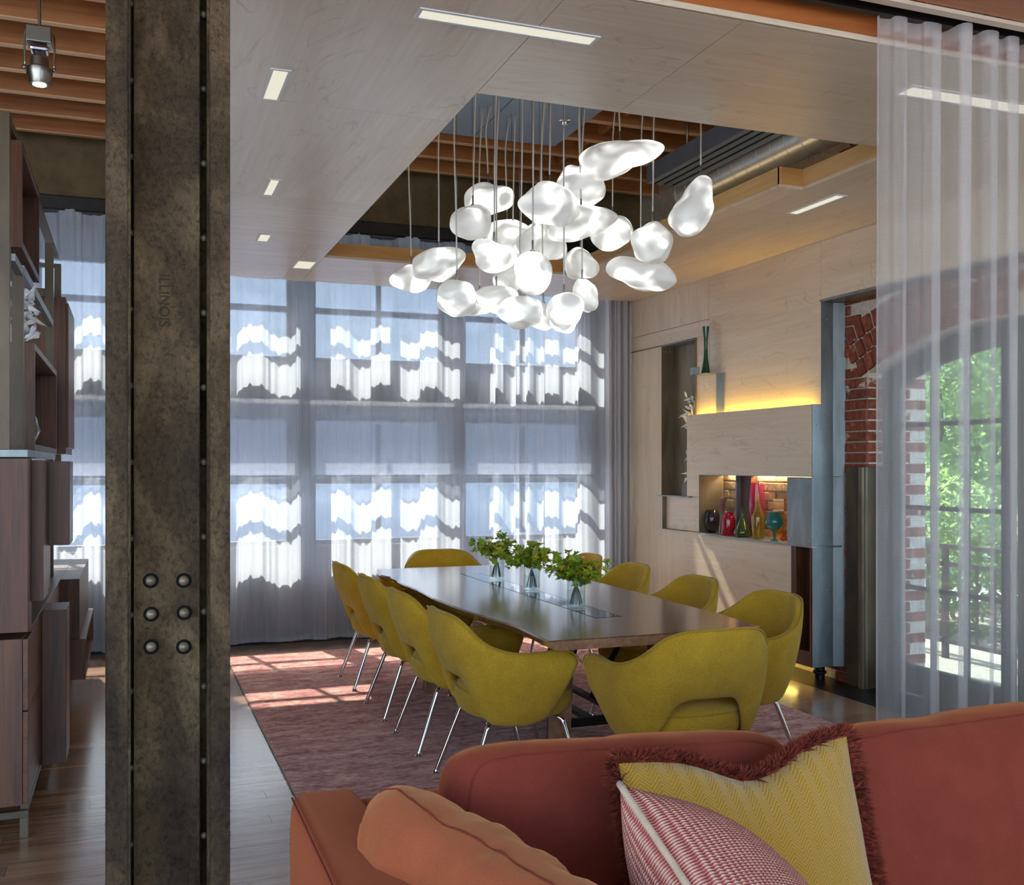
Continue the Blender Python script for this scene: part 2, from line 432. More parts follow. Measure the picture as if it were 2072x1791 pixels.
def mk_brick():
    t = NT('old_red_brick'); v = t.coord(); n = t.noise(v, 26, 5, 0.65); g = t.noise(v, 7, 4, 0.6)
    col = t.ramp(n, [(0.3, lin(92, 40, 26)), (0.7, lin(150, 78, 52))])
    col = t.mix(t.ramp(g, [(0.62, (0, 0, 0, 1)), (0.7, (1, 1, 1, 1))]), col, lin(196, 182, 164))
    t.bsdf(Base_Color=t.jitter(col, 0.4), Roughness=0.85, Normal=t.bump(n, 0.7, 0.01)); return t.m
M['brick'] = mk_brick()
def mk_rough(name, c1, c2, sc_=12, bump=0.5, rough=0.9):
    t = NT(name); n = t.noise(t.coord(rnd=False), sc_, 6, 0.65)
    t.bsdf(Base_Color=t.ramp(n, [(0.3, c1), (0.7, c2)]), Roughness=rough, Normal=t.bump(n, bump, 0.01)); return t.m
M['mortar'] = mk_rough('lime_mortar', lin(180, 168, 150), lin(216, 206, 188), 40)
M['pale_brick'] = mk_rough('buff_brick', lin(150, 112, 78), lin(206, 176, 134), 30, 0.8)
M['plaster'] = mk_rough('brown_plaster', lin(92, 78, 52), lin(124, 106, 74), 5, 0.25)
M['dark_timber'] = mk_rough('dark_painted_beam', lin(34, 32, 28), lin(50, 47, 40), 10, 0.2, 0.6)
M['deck'] = mk_rough('timber_deck', lin(120, 66, 30), lin(160, 96, 48), 9, 0.3)
M['window_wall'] = mk_rough('grey_window_wall', lin(74, 74, 78), lin(92, 92, 96), 8, 0.2)
M['terrace'] = mk_rough('pale_terrace', lin(112, 114, 106), lin(140, 142, 132), 14, 0.3)
M['street'] = mk_rough('pale_street', lin(176, 182, 192), lin(196, 202, 212), 6, 0.1)
M['outer_wall'] = mk_rough('pale_render', lin(146, 146, 146), lin(164, 164, 162), 3, 0.2)
def mk_leaf(name, c1, c2, tl=0.4):
    t = NT(name); n = t.noise(t.coord(), 18, 3, 0.5)
    oi = t.node('ShaderNodeObjectInfo')
    col = t.ramp(n, [(0.3, c1), (0.7, c2)]); col = t.jitter(col, 0.5)
    di = t.node('ShaderNodeBsdfPrincipled'); t.put(di.inputs['Base Color'], col); di.inputs['Roughness'].default_value = 0.45
    tr = t.node('ShaderNodeBsdfTranslucent'); t.put(tr.inputs[0], col)
    m = t.node('ShaderNodeMixShader'); m.inputs[0].default_value = tl
    t.l.new(di.outputs[0], m.inputs[1]); t.l.new(tr.outputs[0], m.inputs[2]); t.l.new(m.outputs[0], t.out.inputs[0]); return t.m
M['leaf'] = mk_leaf('green_leaf', lin(104, 132, 24), lin(160, 180, 50))
M['leaf_yellow'] = mk_leaf('yellow_green_leaf', lin(160, 166, 36), lin(214, 200, 60))
M['garden_leaf'] = mk_leaf('garden_leaf', lin(104, 156, 84), lin(186, 214, 124), 0.55)
M['bark'] = mk_rough('bark', lin(70, 52, 36), lin(104, 80, 56), 30)
M['garden_far'] = mk_leaf('far_garden_leaf', lin(96, 150, 84), lin(176, 210, 130), 0.55)
M['joist_edge'] = wood('pale_joist_edge', lin(196, 156, 112), lin(222, 186, 142), 'x', 0.6, 45, 0.2)  # paler strip along the underside of each joist
M['stem'] = plain('twig', lin(84, 54, 34), 0.6)

# ================================================================== THE SETTING
CEIL = 2.941
# ---- floor
floor = struct(box('floor', M['dark_timber'], -4.2, 4.62, -3.6, 8.6, -0.12, -0.016))
rnd = random.Random(3)
PW = 0.112
far = MB()
row = 0
yy = -3.4
plank_mesh = {}
while yy < 8.42:
    x = -1.5 - rnd.random() * 1.2
    y1 = min(yy + PW, 8.43)
    while x < 4.19:
        L = rnd.choice([1.3, 1.7, 2.1, 2.5])
        x1 = min(x + L, 4.19)
        if 4.19 - x1 < 0.25: x1 = 4.19
        if yy > 1.6:
            key = round(x1 - x, 3)
            if key not in plank_mesh:
                plank_mesh[key] = MB().box(0, x1 - x - 0.0015, 0, PW - 0.0016, -0.016, 0).mesh('plank', M['oak_floor'])
            link('plank', plank_mesh[key], floor, (x, yy, 0))
        else:
            far.box(x, x1 - 0.0015, yy, y1 - 0.0016, -0.016, 0)
        x = x1
    yy += PW
o = far.build('planks', M['oak_floor'], floor); o['kind'] = 'stuff'
box('edge_strip', M['rubber_black'], 4.192, 4.64, 2.6, 8.43, -0.016, 0.001, floor)
box('edge_strip', M['rubber_black'], -4.0, 4.3, 8.432, 8.6, -0.016, 0.0005, floor)

# ---- window wall at the back
WY = 8.60
wall_back = struct(MB().box(-4.2, 4.95, WY, WY + 0.22, -0.1, 0.78).box(-4.2, 4.95, WY, WY + 0.22, 1.87, 2.32).box(-4.2, 4.95, WY, WY + 0.22, 3.09, 4.2)
                   .build('wall_back', M['window_wall']))
bays = [(-2.62, -1.44), (-1.25, -0.07), (0.09, 1.27), (1.43, 2.60), (2.76, 3.94)]
piers = [(-4.2, -2.62), (-1.44, -1.25), (-0.07, 0.09), (1.27, 1.43), (2.60, 2.76), (3.94, 4.95)]
for a, b in piers:
    box('pier', M['window_wall'], a, b, WY, WY + 0.22, 0.78, 1.87, wall_back)
    box('pier', M['window_wall'], a, b, WY, WY + 0.22, 2.32, 3.09, wall_back)
box('plaster_band', M['plaster'], -4.2, 4.478, WY - 0.06, WY - 0.001, 3.50, 4.14, wall_back)
box('pelmet', M['dark_timber'], -4.2, 4.478, 8.44, WY - 0.001, 3.365, 3.50, wall_back, bevel=0.01)
wn_i = 0
for a, b in bays:
    for z0, z1, mz in ((0.78, 1.87, (1.32,)), (2.32, 3.09, (2.76,))):
        wn_i += 1
        w = struct(MB().box(a, b, WY + .06, WY + .12, z0, z0 + .04).box(a, b, WY + .06, WY + .12, z1 - .04, z1)
                   .box(a, a + .04, WY + .06, WY + .12, z0 + .04, z1 - .04).box(b - .04, b, WY + .06, WY + .12, z0 + .04, z1 - .04).build('window_%d' % wn_i, M['window_frame']))
        zs = [z0 + .04] + list(mz) + [z1 - .04]; xm = (a + b) / 2
        xs = [a + .04, xm, b - .04]
        for q in mz: box('muntin', M['window_frame'], a + .04, b - .04, WY + .07, WY + .11, q - .025, q + .025, w)
        for k in range(len(zs) - 1):
            box('muntin', M['window_frame'], xm - .02, xm + .02, WY + .07, WY + .11, zs[k] + .025, zs[k + 1] - .025, w)
            for j in range(2):
                box('pane', M['pane'], xs[j] + .02 * (j > 0), xs[j + 1] - .02 * (j < 1), WY + .085, WY + .091, zs[k] + .0, zs[k + 1], w)
        box('sill', M['window_wall'], a, b, WY - 0.03, WY + 0.06, z0 - 0.03, z0, w)
# outdoors beyond the window wall
street = struct(box('ground', M['street'], -60, 60, -60, 60, -0.4, -0.3))
nb = thing('neighbour_building', 'pale rendered building front seen through the back window curtain', 'building', (0, 24, -0.3))
box('wall', M['outer_wall'], -30, 30, 0, 0.4, 0, 12, nb)

# ---- timber ceiling above everything
ceil_t = struct(box('ceiling_timber', M['deck'], -4.2, 4.95, -3.6, 8.8, 4.15, 4.25))
jy = 8.22
jm = MB().box(-4.1, 4.48, -0.024, 0.024, 3.90, 4.15).mesh('joist', M['fir_x'])
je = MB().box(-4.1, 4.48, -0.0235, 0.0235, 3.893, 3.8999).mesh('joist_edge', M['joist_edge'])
while jy > -3.4:
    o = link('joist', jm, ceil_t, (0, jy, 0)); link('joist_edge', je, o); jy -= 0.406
jy = 8.22
while jy > 3.6:                                      # short blocks nailed between the joists
    box('blocking', M['fir_y'], 3.30, 3.34, jy - 0.38, jy - 0.026, 3.95, 4.13, ceil_t); jy -= 0.406
added_wall_left = struct(box('added_wall_left', M['plaster'], -4.3, -4.2, 2.4, 8.8, 0, 4.2))  # unseen wall, added to hold back sky light from the left

# ---- lowered plywood ceiling
ceiling = struct(MB().box(0.15, 1.298, 2.96, 8.30, CEIL + .020, 3.045).box(1.298, 4.30, 2.96, 3.878, CEIL + .020, 3.045)
                 .box(1.298, 4.30, 7.328, 8.30, CEIL + .020, 3.045).box(3.259, 4.30, 4.622, 7.328, CEIL + .020, 3.045)
                 .box(3.412, 4.30, 3.878, 4.622, CEIL + .020, 3.045).build('ceiling', M['ply_x']))
G = 0.0012
for (a, b, c, d, ax) in [(.15, 1.30, 2.94, 4.24, 'y'), (.15, 1.30, 4.24, 5.75, 'y'), (.15, 1.30, 5.75, 6.94, 'x'), (.15, 1.14, 6.94, 8.33, 'x'),
                         (1.14, 1.30, 6.94, 8.33, 'x'), (1.30, 2.30, 7.326, 8.33, 'x'), (2.30, 3.257, 7.326, 8.33, 'x'), (3.257, 4.30, 7.326, 8.33, 'y'),
                         (3.257, 4.30, 5.09, 7.326, 'y'), (3.41, 4.30, 3.88, 5.09, 'y'), (3.257, 3.41, 4.62, 5.09, 'y'),
                         (1.30, 1.93, 2.94, 3.88, 'x'), (1.93, 3.15, 2.94, 3.88, 'x'), (3.15, 4.30, 2.94, 3.88, 'x')]:
    box('ceiling_panel', M['ply_' + ax], a + G, b - G, c + G, d - G, CEIL, CEIL + .018, ceiling)
FT = 3.052
for args in [(1.286, 1.299, 3.88, 7.326, 'y'), (3.257, 3.270, 4.62, 7.326, 'y'), (3.41, 3.423, 3.88, 4.62, 'y'),
             (1.30, 3.41, 3.867, 3.879, 'x'), (1.30, 3.257, 7.327, 7.340, 'x'), (3.257, 3.41, 4.621, 4.634, 'x')]:
    a, b, c, d, ax = args
    box('fascia', M['fascia'] if ax == 'x' else M['fascia_y'], a, b, c, d, CEIL + .0185, FT, ceiling)
box('edge_fascia', M['beam'], .15, 4.30, 2.925, 2.959, CEIL + .012, 3.07, ceiling)
box('edge_trim', M['ply_x'], .15, 4.30, 2.919, 2.9249, CEIL - .002, CEIL + .018, ceiling)

# ---- beam over the sheer divider curtain, and its track
trim1 = struct(box('trim_1', M['beam'], .25, 4.478, 2.42, 2.74, 3.012, 3.42, bevel=0.004))
box('lower_lip', M['ply_x'], 0.25, 4.478, 2.742, 2.776, 2.998, 3.0115, trim1)
box('curtain_track', M['black_metal'], .6, 4.478, 2.829, 2.861, 3.0, 3.03, trim1)
struct(box('trim_2', M['black_metal'], -4.2, 4.478, 8.29, 8.43, 3.35, 3.364)).name = 'trim_2'

# ---- maple panelled wall on the right
XW = 4.30; XP = 4.229; YJ = 5.635
wall_right = struct(MB().box(XW + .19, XW + .20, 7.8, 8.4, 0.1, 2.94).build('wall_right', M['ply_z']))
def panel(name, x, y0, y1, z0, z1, ax, t=.02):
    g = .0012
    return box(name, M['ply_' + ax], x, x + t, y0 + g, y1 - g, z0 + g, z1 - g, wall_right)
panel('wall_panel', XW, 7.034, 8.40, 2.613, CEIL, 'z')
panel('wall_panel', XW, 7.034, 8.40, 2.487, 2.611, 'y')
panel('door_panel', XW, 7.79, 8.40, .03, 2.480, 'z')
panel('wall_panel', XW, 7.034, 7.228, 1.70, 2.487, 'y')
panel('wall_panel', XW, YJ, 7.034, 1.70, CEIL, 'y')
panel('wall_panel', XW, 2.96, YJ, 2.552, CEIL, 'y')
MB().prism([(5.64, 1.374), (7.058, 1.374), (7.058, 1.203), (7.256, 1.203), (7.256, 1.856), (5.64, 1.856)], 'x', XP, XP + .022).build('wall_panel', M['ply_y'], wall_right)
MB().prism([(5.864, .11), (7.309, .11), (7.309, .914), (5.864, .914)], 'x', XP, XP + .022).build('wall_panel', M['ply_y'], wall_right)
panel('wall_panel', XW - .035, 7.06, 7.66, .917, 1.20, 'y')
panel('wall_panel', XW - .045, 7.313, 7.788, .11, .912, 'z')
# steel linings
def plate(name, mat, x0, x1, y0, y1, z0, z1): return box(name, mat, x0, x1, y0, y1, z0, z1, wall_right)
st, br = M['steel'], M['bronze_steel']
plate('steel_lining', br, XW - .012, 4.40, 7.782, 7.788, 1.19, 2.48)
plate('steel_lining', br, XW - .012, 4.40, 7.224, 7.230, 1.19, 2.48)
plate('steel_lining', st, XW - .012, 4.40, 7.230, 7.782, 2.474, 2.480)
plate('steel_lining', st, XP, 4.40, 7.230, 7.782, 1.19, 1.198)
plate('steel_lining', br, 4.40, 4.406, 7.224, 7.788, 1.19, 2.48)
plate('steel_edging', br, XP, XW, 7.662, 7.668, .915, 1.19)
plate('steel_edging', br, XP, XW - .02, 7.31, 7.668, .913, .917)
plate('steel_edging', br, XW - .012, XW + .1, 7.36, 8.40, 2.4805, 2.4865)
plate('steel_lining', br, XP - .006, 4.446, 7.056, 7.061, .917, 1.373)
plate('steel_lining', st, XP - .02, 4.475, 5.61, 7.056, .905, .9168)
plate('steel_lining', st, XP - .006, 4.44, 5.61, 7.056, 1.3735, 1.378)
cov = plate('cover_plate', st, XP - .026, XP - .0205, 5.60, 5.872, .917, 1.372)
plate('steel_upright', st, 4.36, 4.44, 6.74, 6.75, .917, 1.373)
plate('steel_upright', M['walnut_z'], 4.40, 4.46, 6.60, 6.738, .917, 1.373)
# steel jamb of the garden door recess
MB().prism([(XP, .11), (4.393, .11), (4.393, 2.534), (XW - .001, 2.534), (XW - .001, 1.857), (XP, 1.857)], 'y', YJ - .006, YJ - .001).build('steel_jamb', st, wall_right)
MB().prism([(4.393, 5.629), (4.478, 5.60), (4.478, 5.606), (4.395, 5.634)], 'z', .11, 2.534).build('steel_jamb', st, wall_right)
plate('steel_head', br, XW - .008, 4.478, 2.98, YJ, 2.535, 2.545)
plate('steel_head', st, XW - .010, XW - .0085, 2.98, YJ, 2.535, 2.549)
rv = MB().lathe([(0.0055, 0), (0.0055, .001), (0.004, .003), (0.0, .0035)], n=8).mesh('rivet', M['rivet'], True)
def rivet(p, axis):
    o = link('rivet', rv, wall_right, p)
    o.rotation_euler = {'-y': (PI / 2, 0, 0), '-x': (0, -PI / 2, 0)}[axis]
for z in (.15, .62, 1.0, 1.34, 1.72):
    for x in (4.262, 4.345): rivet((x, YJ - .006, z), '-y')
for z in (1.80, 2.42): rivet((4.345, YJ - .006, z), '-y')
for y in (5.625, 5.85):
    for z in (.95, 1.34): rivet((XP - .026, y, z), '-x')
for x in (4.30, 4.36): rivet((x, 7.056, 1.335), '-y')
for x in (4.33, 4.37): rivet((x, 7.782, 2.43), '-y')
# walnut cubby under the cover plate
plate('walnut_cubby', M['walnut_z'], XP, XP + .12, 5.805, 5.862, .11, .903)
plate('walnut_cubby', M['walnut_z'], XP, XP + .12, 5.642, 5.66, .11, .903)
plate('walnut_cubby', M['walnut_y'], XP, XP + .12, 5.66, 5.805, .11, .21)
plate('walnut_cubby', M['walnut_z'], XP + .085, XP + .12, 5.66, 5.805, .21, .903)
# hidden light strips of the panel wall
for nm, mt, a in [('hidden_strip', 'led_amber', (XP + .03, XP + .05, 5.70, 7.20, 1.80, 1.806)),
                  ('shelf_light', 'led_warm', (4.455, 4.470, 5.95, 7.0, 1.385, 1.391)),
                  ('toe_light', 'led_toe', (XP + .05, XP + .07, 5.70, 7.25, .112, .118))]:
    o = box(nm, M[mt], *a)
    tag(o, {'hidden_strip': 'amber light strip glowing behind the top of the proud maple panel', 'shelf_light': 'warm light strip above the brick behind the coloured glass',
            'toe_light': 'amber light strip under the foot of the panelled wall'}[nm], 'light strip')

# ---- old brick outer wall with the arched garden door
XB = 4.48
YC, HW = 4.35, 1.045
def arch_z(y, top=2.27): return top - 0.2 * (y - YC) ** 2
pts = [(-3.6, -.1), (YC - HW, -.1)]
pts += [(YC - HW + 2 * HW * i / 16, arch_z(YC - HW + 2 * HW * i / 16)) for i in range(17)]
pts += [(YC + HW, -.1), (8.8, -.1), (8.8, 4.2), (-3.6, 4.2)]
wall_outer = struct(MB().prism(pts, 'x', XB + .008, 4.95).build('wall_outer', M['mortar']))
bL, bH, bC = 0.2, 0.060, 0.070
bmesh_full = [MB().box(-.012, .006, 0, bL, 0, bH).build('tmpb', M['brick'], bevel=.004).data for _ in range(1)][0]
bpy.data.objects.remove(bpy.data.objects['tmpb'])
bmesh_half = MB().box(-.012, .006, 0, bL / 2 - .005, 0, bH).mesh('brick_half', M['brick'])
rb = random.Random(11)
def brick(me, p, rot=(0, 0, 0)):
    o = link('brick', me, wall_outer, p)
    o.rotation_euler = rot; return o
jm_full = MB().box(-.012, .115, 0, bL, 0, bH).mesh('brick_jamb', M['brick'])
jm_half = MB().box(-.012, .115, 0, .098, 0, bH).mesh('brick_jamb_half', M['brick'])
for r in range(0, 29):
    z = r * bC; yj = YC + HW
    if r % 2:
        brick(jm_full, (XB + rb.uniform(-.004, .003), yj - .001, z)); brick(bmesh_full, (XB + rb.uniform(-.004, .003), yj + .21, z))
    else:
        brick(jm_half, (XB + rb.uniform(-.004, .003), yj - .001, z)); brick(bmesh_full, (XB + rb.uniform(-.004, .003), yj + .107, z))
for r in range(12, 21):
    k = 0
    while 5.86 + k * .21 < 7.1:
        o = brick(bmesh_full, (XB + rb.uniform(-.004, .003), 5.86 + k * .21 + (r % 2) * .105, r * bC)); k += 1
        o.material_slots[0].link = 'OBJECT'; o.material_slots[0].material = M['pale_brick']
regions = [(5.46, 5.80, 2.06, 2.6), (3.80, 5.5, 3.32, 3.74), (4.3, 5.42, 2.2, 2.62)]
seen_b = set()
for (ya, yb, za, zb) in regions:
    for r in range(int(za / bC), int(zb / bC) + 1):
        z = r * bC; off = (r % 2) * 0.105
        k = int((ya - off) / .21) - 1
        while k * .21 + off < yb:
            y = k * .21 + off; k += 1
            if y + bL < ya or (r, k) in seen_b: continue
            ym = y + bL / 2
            if y < YC + HW and z < arch_z(min(max(ym, YC - HW), YC + HW)) + 0.40: 
                # next to the opening: only what stands outside the jamb
                if y + bL > YC + HW + .06 and z < 2.05 and y + .105 >= YC + HW - .001:
                    seen_b.add((r, k)); brick(bmesh_half, (XB + rb.uniform(-.004, .003), y + .105, z))
                elif y + bL > YC + HW + .03 and z < 2.05:
                    seen_b.add((r, k)); brick(bmesh_half, (XB + rb.uniform(-.004, .003), YC + HW, z))
                continue
            if ym > YC + HW and z < 2.05 or ym <= YC + HW or True:
                if ym < YC + HW + .17 and 2.05 <= z < 2.05 + 0.36 - (ym - YC - HW) * 1.0 and ym > YC + HW - .3: continue
            seen_b.add((r, k))
            brick(bmesh_full, (XB + rb.uniform(-.004, .003), y, z), (rb.uniform(-.01, .01), 0, 0))
vous = MB().box(-.012, .006, -.031, .031, 0, .105).mesh('brick_voussoir', M['brick'])
for ring in range(3):
    y = YC + HW + .03; 
    y = y + ring * .04
    while y > 4.2:
        yc_ = min(y, YC + HW)
        sl = -0.4 * (y - YC)                       # slope of the arch line
        ang = math.atan(sl)
        nrm = Vector((0, -math.sin(ang), math.cos(ang)))
        base = Vector((XB + rb.uniform(-.004, .003), y, arch_z(y))) + nrm * (.008 + ring * .118)
        brick(vous, base, (ang, 0, 0)); y -= .074
# bricks on the outer half of the door reveal
rb_m = MB().box(0, .118, -.006, .006, 0, bH).mesh('brick_reveal', M['brick'])
for r in range(29):
    for j in range(2):
        xx = 4.70 + j * .128 + (.05 if r % 2 else 0) * (1 if j else 0)
        if xx + .1 < 4.95: brick(rb_m, (xx, YC + HW - .002, r * bC))
# brown corner guard at the door
cg = MB().box(4.455, 4.60, YC + HW - .003, YC + HW + .18, 0, 1.44)
cg.build('corner_guard', M['post_steel'], wall_outer, bevel=.004)
MB().tube([(4.474, YC + HW + .03, 0), (4.474, YC + HW + .03, 1.438)], .034, 18).build('corner_guard', M['bronze_steel'], wall_outer, True, sharp=50)

door = struct(MB().prism([(YC - HW, 0), (YC - HW + .06, 0)] + [(YC - HW + .06 + (2 * HW - .12) * i / 14, arch_z(YC - HW + .06 + (2 * HW - .12) * i / 14) - .06) for i in range(15)]
              + [(YC + HW - .06, 0), (YC + HW, 0)] + [(YC + HW - 2 * HW * i / 14, arch_z(YC + HW - 2 * HW * i / 14)) for i in range(15)], 'x', 4.60, 4.70).build('door_1', M['black_metal']))
dm = M['window_frame']
def az(y): return arch_z(y) - .06
for (y0, y1) in ((YC + .02, YC + HW - .065), (YC - HW + .065, YC - .02)):
    out = y1 if y0 > YC else y0
    for a, b in ((y0, y0 + .075), (y1 - .075, y1)):
        MB().prism([(a, .01), (b, .01), (b, az(b)), (a, az(a))], 'x', 4.62, 4.66).build('stile', dm, door)
    n = 8
    top = [(lerp(y0 + .075, y1 - .075, i / n), az(lerp(y0 + .075, y1 - .075, i / n))) for i in range(n + 1)]
    MB().prism([(y, z - .08) for y, z in top] + top[::-1], 'x', 4.62, 4.66).build('rail', dm, door)
    box('rail', dm, 4.62, 4.66, y0 + .075, y1 - .075, .01, .19, door)
    ys = [lerp(y0 + .075, y1 - .075, k / 3) for k in range(4)]
    zr = [.19, .68, 1.186, 1.705]
    for z in zr[1:]: box('muntin', dm, 4.628, 4.652, y0 + .075, y1 - .075, z - .014, z + .014, door)
    for y in ys[1:-1]: box('muntin', dm, 4.627, 4.653, y - .014, y + .014, .19, az(y) - .08, door)
    for i in range(3):
        for k in range(4):
            z1a = zr[k + 1] if k < 3 else az(ys[i]) - .08; z1b = zr[k + 1] if k < 3 else az(ys[i + 1]) - .08
            MB().prism([(ys[i], zr[k]), (ys[i + 1], zr[k]), (ys[i + 1], z1b), (ys[i], z1a)], 'x', 4.638, 4.642).build('pane', M['pane'], door)
for z in (.30, 1.05, 1.78):
    box('hinge', M['nickel'], 4.585, 4.60, YC + HW - .058, YC + HW - .03, z, z + .10, door)

# ---- terrace and garden outside the arched door
terr = struct(box('terrace', M['terrace'], 4.95, 26, -8, 8.8, -.16, -.06))
rail_m = M['window_frame']
rail = thing('balcony_railing', 'dark metal terrace railing with thin balusters outside the arched door', 'railing', (6.0, 0, -.06))
for z in (.12, .72, .86): box('rail', rail_m, -.02, .02, 2.5, 8.4, z, z + .035, rail)
bal = MB().box(-.008, .008, -.008, .008, .155, .72).mesh('baluster', rail_m)
k = 2.6
while k < 8.4: link('baluster', bal, rail, (0, k, 0)); k += .17
for y in (2.5, 4.4, 6.3, 8.3): box('post', rail_m, -.02, .02, y, y + .04, 0, .86, rail)
def foliage(mb, c, rad, n, size, rr):
    for _ in range(n):
        while True:
            d = Vector((rr.uniform(-1, 1), rr.uniform(-1, 1), rr.uniform(-1, 1)))
            if d.length < 1: break
        d = d * (d.length ** -0.35 if d.length > .05 else 1)
        p = Vector((c[0] + d.x * rad[0], c[1] + d.y * rad[1], c[2] + d.z * rad[2]))
        q = Matrix.Rotation(rr.uniform(0, 6.28), 3, 'Z') @ Matrix.Rotation(rr.uniform(-1.1, 1.1), 3, 'X')
        s = size * rr.uniform(.6, 1.3)
        mb.add([p + q @ Vector(v) for v in ((0, -s, 0), (s * .5, 0, s * .12), (0, s, 0), (-s * .5, 0, s * .12))], [(0, 1, 2, 3)])
gr = random.Random(5)
for i, (x, y, h, r_, lab) in enumerate([(7.0, 7.6, 1.6, .9, 'low green shrub beyond the terrace railing, nearest the brick jamb'),
                                        (7.4, 6.2, 1.5, .9, 'low green shrub beyond the middle of the terrace railing'),
                                        (7.6, 4.6, 1.5, .9, 'low green shrub beyond the right end of the terrace railing'),
                                        (9.0, 9.6, 4.6, 1.7, 'tall leafy tree outside the arch, nearest the brick jamb'),
                                        (9.6, 7.4, 4.8, 1.7, 'tall leafy tree filling the middle of the arched door'),
                                        (9.2, 5.0, 4.4, 1.7, 'tall leafy tree outside the right of the arched door'),
                                        (13.0, 13.5, 6.5, 2.6, 'distant pale green tree behind the others, towards the brick jamb'),
                                        (13.5, 10.5, 6.8, 2.6, 'distant pale green tree behind the middle of the garden'),
                                        (13.0, 7.2, 6.4, 2.6, 'distant pale green tree behind the right of the garden')]):
    tr = thing('garden_tree' if h > 3 else 'garden_shrub', lab, 'tree' if h > 3 else 'shrub', (x, y, -.06), 0, 'trees beyond the terrace' if h > 3 else 'shrubs behind the railing')
    mb = MB()
    if h > 3:
        for q in range(5): foliage(mb, (gr.uniform(-.7, .7), gr.uniform(-.8, .8), h * (.16 + .17 * q)), (r_ * .7, r_ * .9, h * .15), 1300, .085 if h < 6 else .15, gr)
    else: foliage(mb, (0, 0, h * .45), (r_ * .6, r_, h * .5), 2600, .055, gr)
    mb.build('foliage', M['garden_leaf' if h < 6 else 'garden_far'], tr)
    tk = MB().tube([(0, 0, 0), (.05, .03, h * .4), (-.03, .06, h * .8)], [.08, .06, .02] if h > 3 else [.03, .025, .01], 8)
    tk.build('trunk', M['bark'], tr, True)

# ================================================================== THINGS
# ---- riveted steel column in the foreground
CYF = 2.60
cxs = [at_y(p, 942, CYF).x for p in (213, 259, 271, 405, 424, 466)]
colm = thing('steel_column', 'dark riveted steel column standing in the left foreground', 'column', ((cxs[0] + cxs[-1]) / 2, CYF, 0))
cx0 = (cxs[0] + cxs[-1]) / 2
lx = [c - cx0 for c in cxs]
MB().box(lx[0] + .004, lx[5] - .004, .05, .29, 0, 4.15).build('core', M['column'], colm)
for a, b in ((lx[0], lx[1]), (lx[4], lx[5])):
    MB().box(a, b, 0, .30, 0, 4.15).build('flange', M['column'], colm, bevel=.003)
MB().box(lx[2], lx[3], .010, .06, 0, 4.15).build('web_plate', M['column'], colm, bevel=.004)
for x, s in ((lx[1], 1), (lx[4], -1)):
    MB().tube([(x + s * .0025, .004, 0), (x + s * .0025, .004, 4.15)], .004, 8).build('rolled_lip', M['column'], colm, True, sharp=60)
riv = MB().lathe([(.009, 0), (.0088, .003), (.0065, .007), (.003, .0092), (0, .0096)], n=12).mesh('rivet', M['bronze_steel'], True)
for x in ((lx[1] + lx[2]) / 2, (lx[3] + lx[4]) / 2):
    for k in range(-11, 11):
        o = link('rivet', riv, colm, (x, .040, 2.198 + k * .185)); o.rotation_euler = (PI / 2, 0, 0)
bolt = MB().lathe([(.0125, 0), (.012, .004), (.008, .009), (.003, .0115), (0, .012)], n=14).mesh('bolt', M['bronze_steel'], True)
wash = MB().lathe([(.0185, 0), (.0185, .0006), (.012, .0007)], n=18).mesh('bolt_recess', M['black'])
for px, py in ((305, 1175), (372, 1175), (306, 1243), (373, 1240), (306, 1309), (372, 1309)):
    p = at_y(px, py, CYF + .010)
    o = link('bolt', bolt, colm, (p.x - cx0, .0105, p.z)); o.rotation_euler = (PI / 2, 0, 0)
    q = link('bolt_recess', wash, o)
fc = bpy.data.curves.new('mill_mark', 'FONT'); fc.body = 'ILLINOIS'; fc.size = .034; fc.extrude = .0007
fo = bpy.data.objects.new('tmpf', fc); COL.objects.link(fo)
me = bpy.data.meshes.new_from_object(fo.evaluated_get(bpy.context.evaluated_depsgraph_get())); me.name = 'mill_mark'
bpy.data.objects.remove(fo); me.materials.clear(); me.materials.append(plain('mill_mark_iron', lin(50, 40, 30), 0.85, 0.0, 0.15))
p = at_y(322, 552, CYF)
o = link('mill_mark', me, colm, (p.x - cx0, .0095, p.z)); o.rotation_euler = (PI / 2, PI / 2, 0)
o['label'] = 'rolled mill lettering reading ILLINOIS down the web plate'

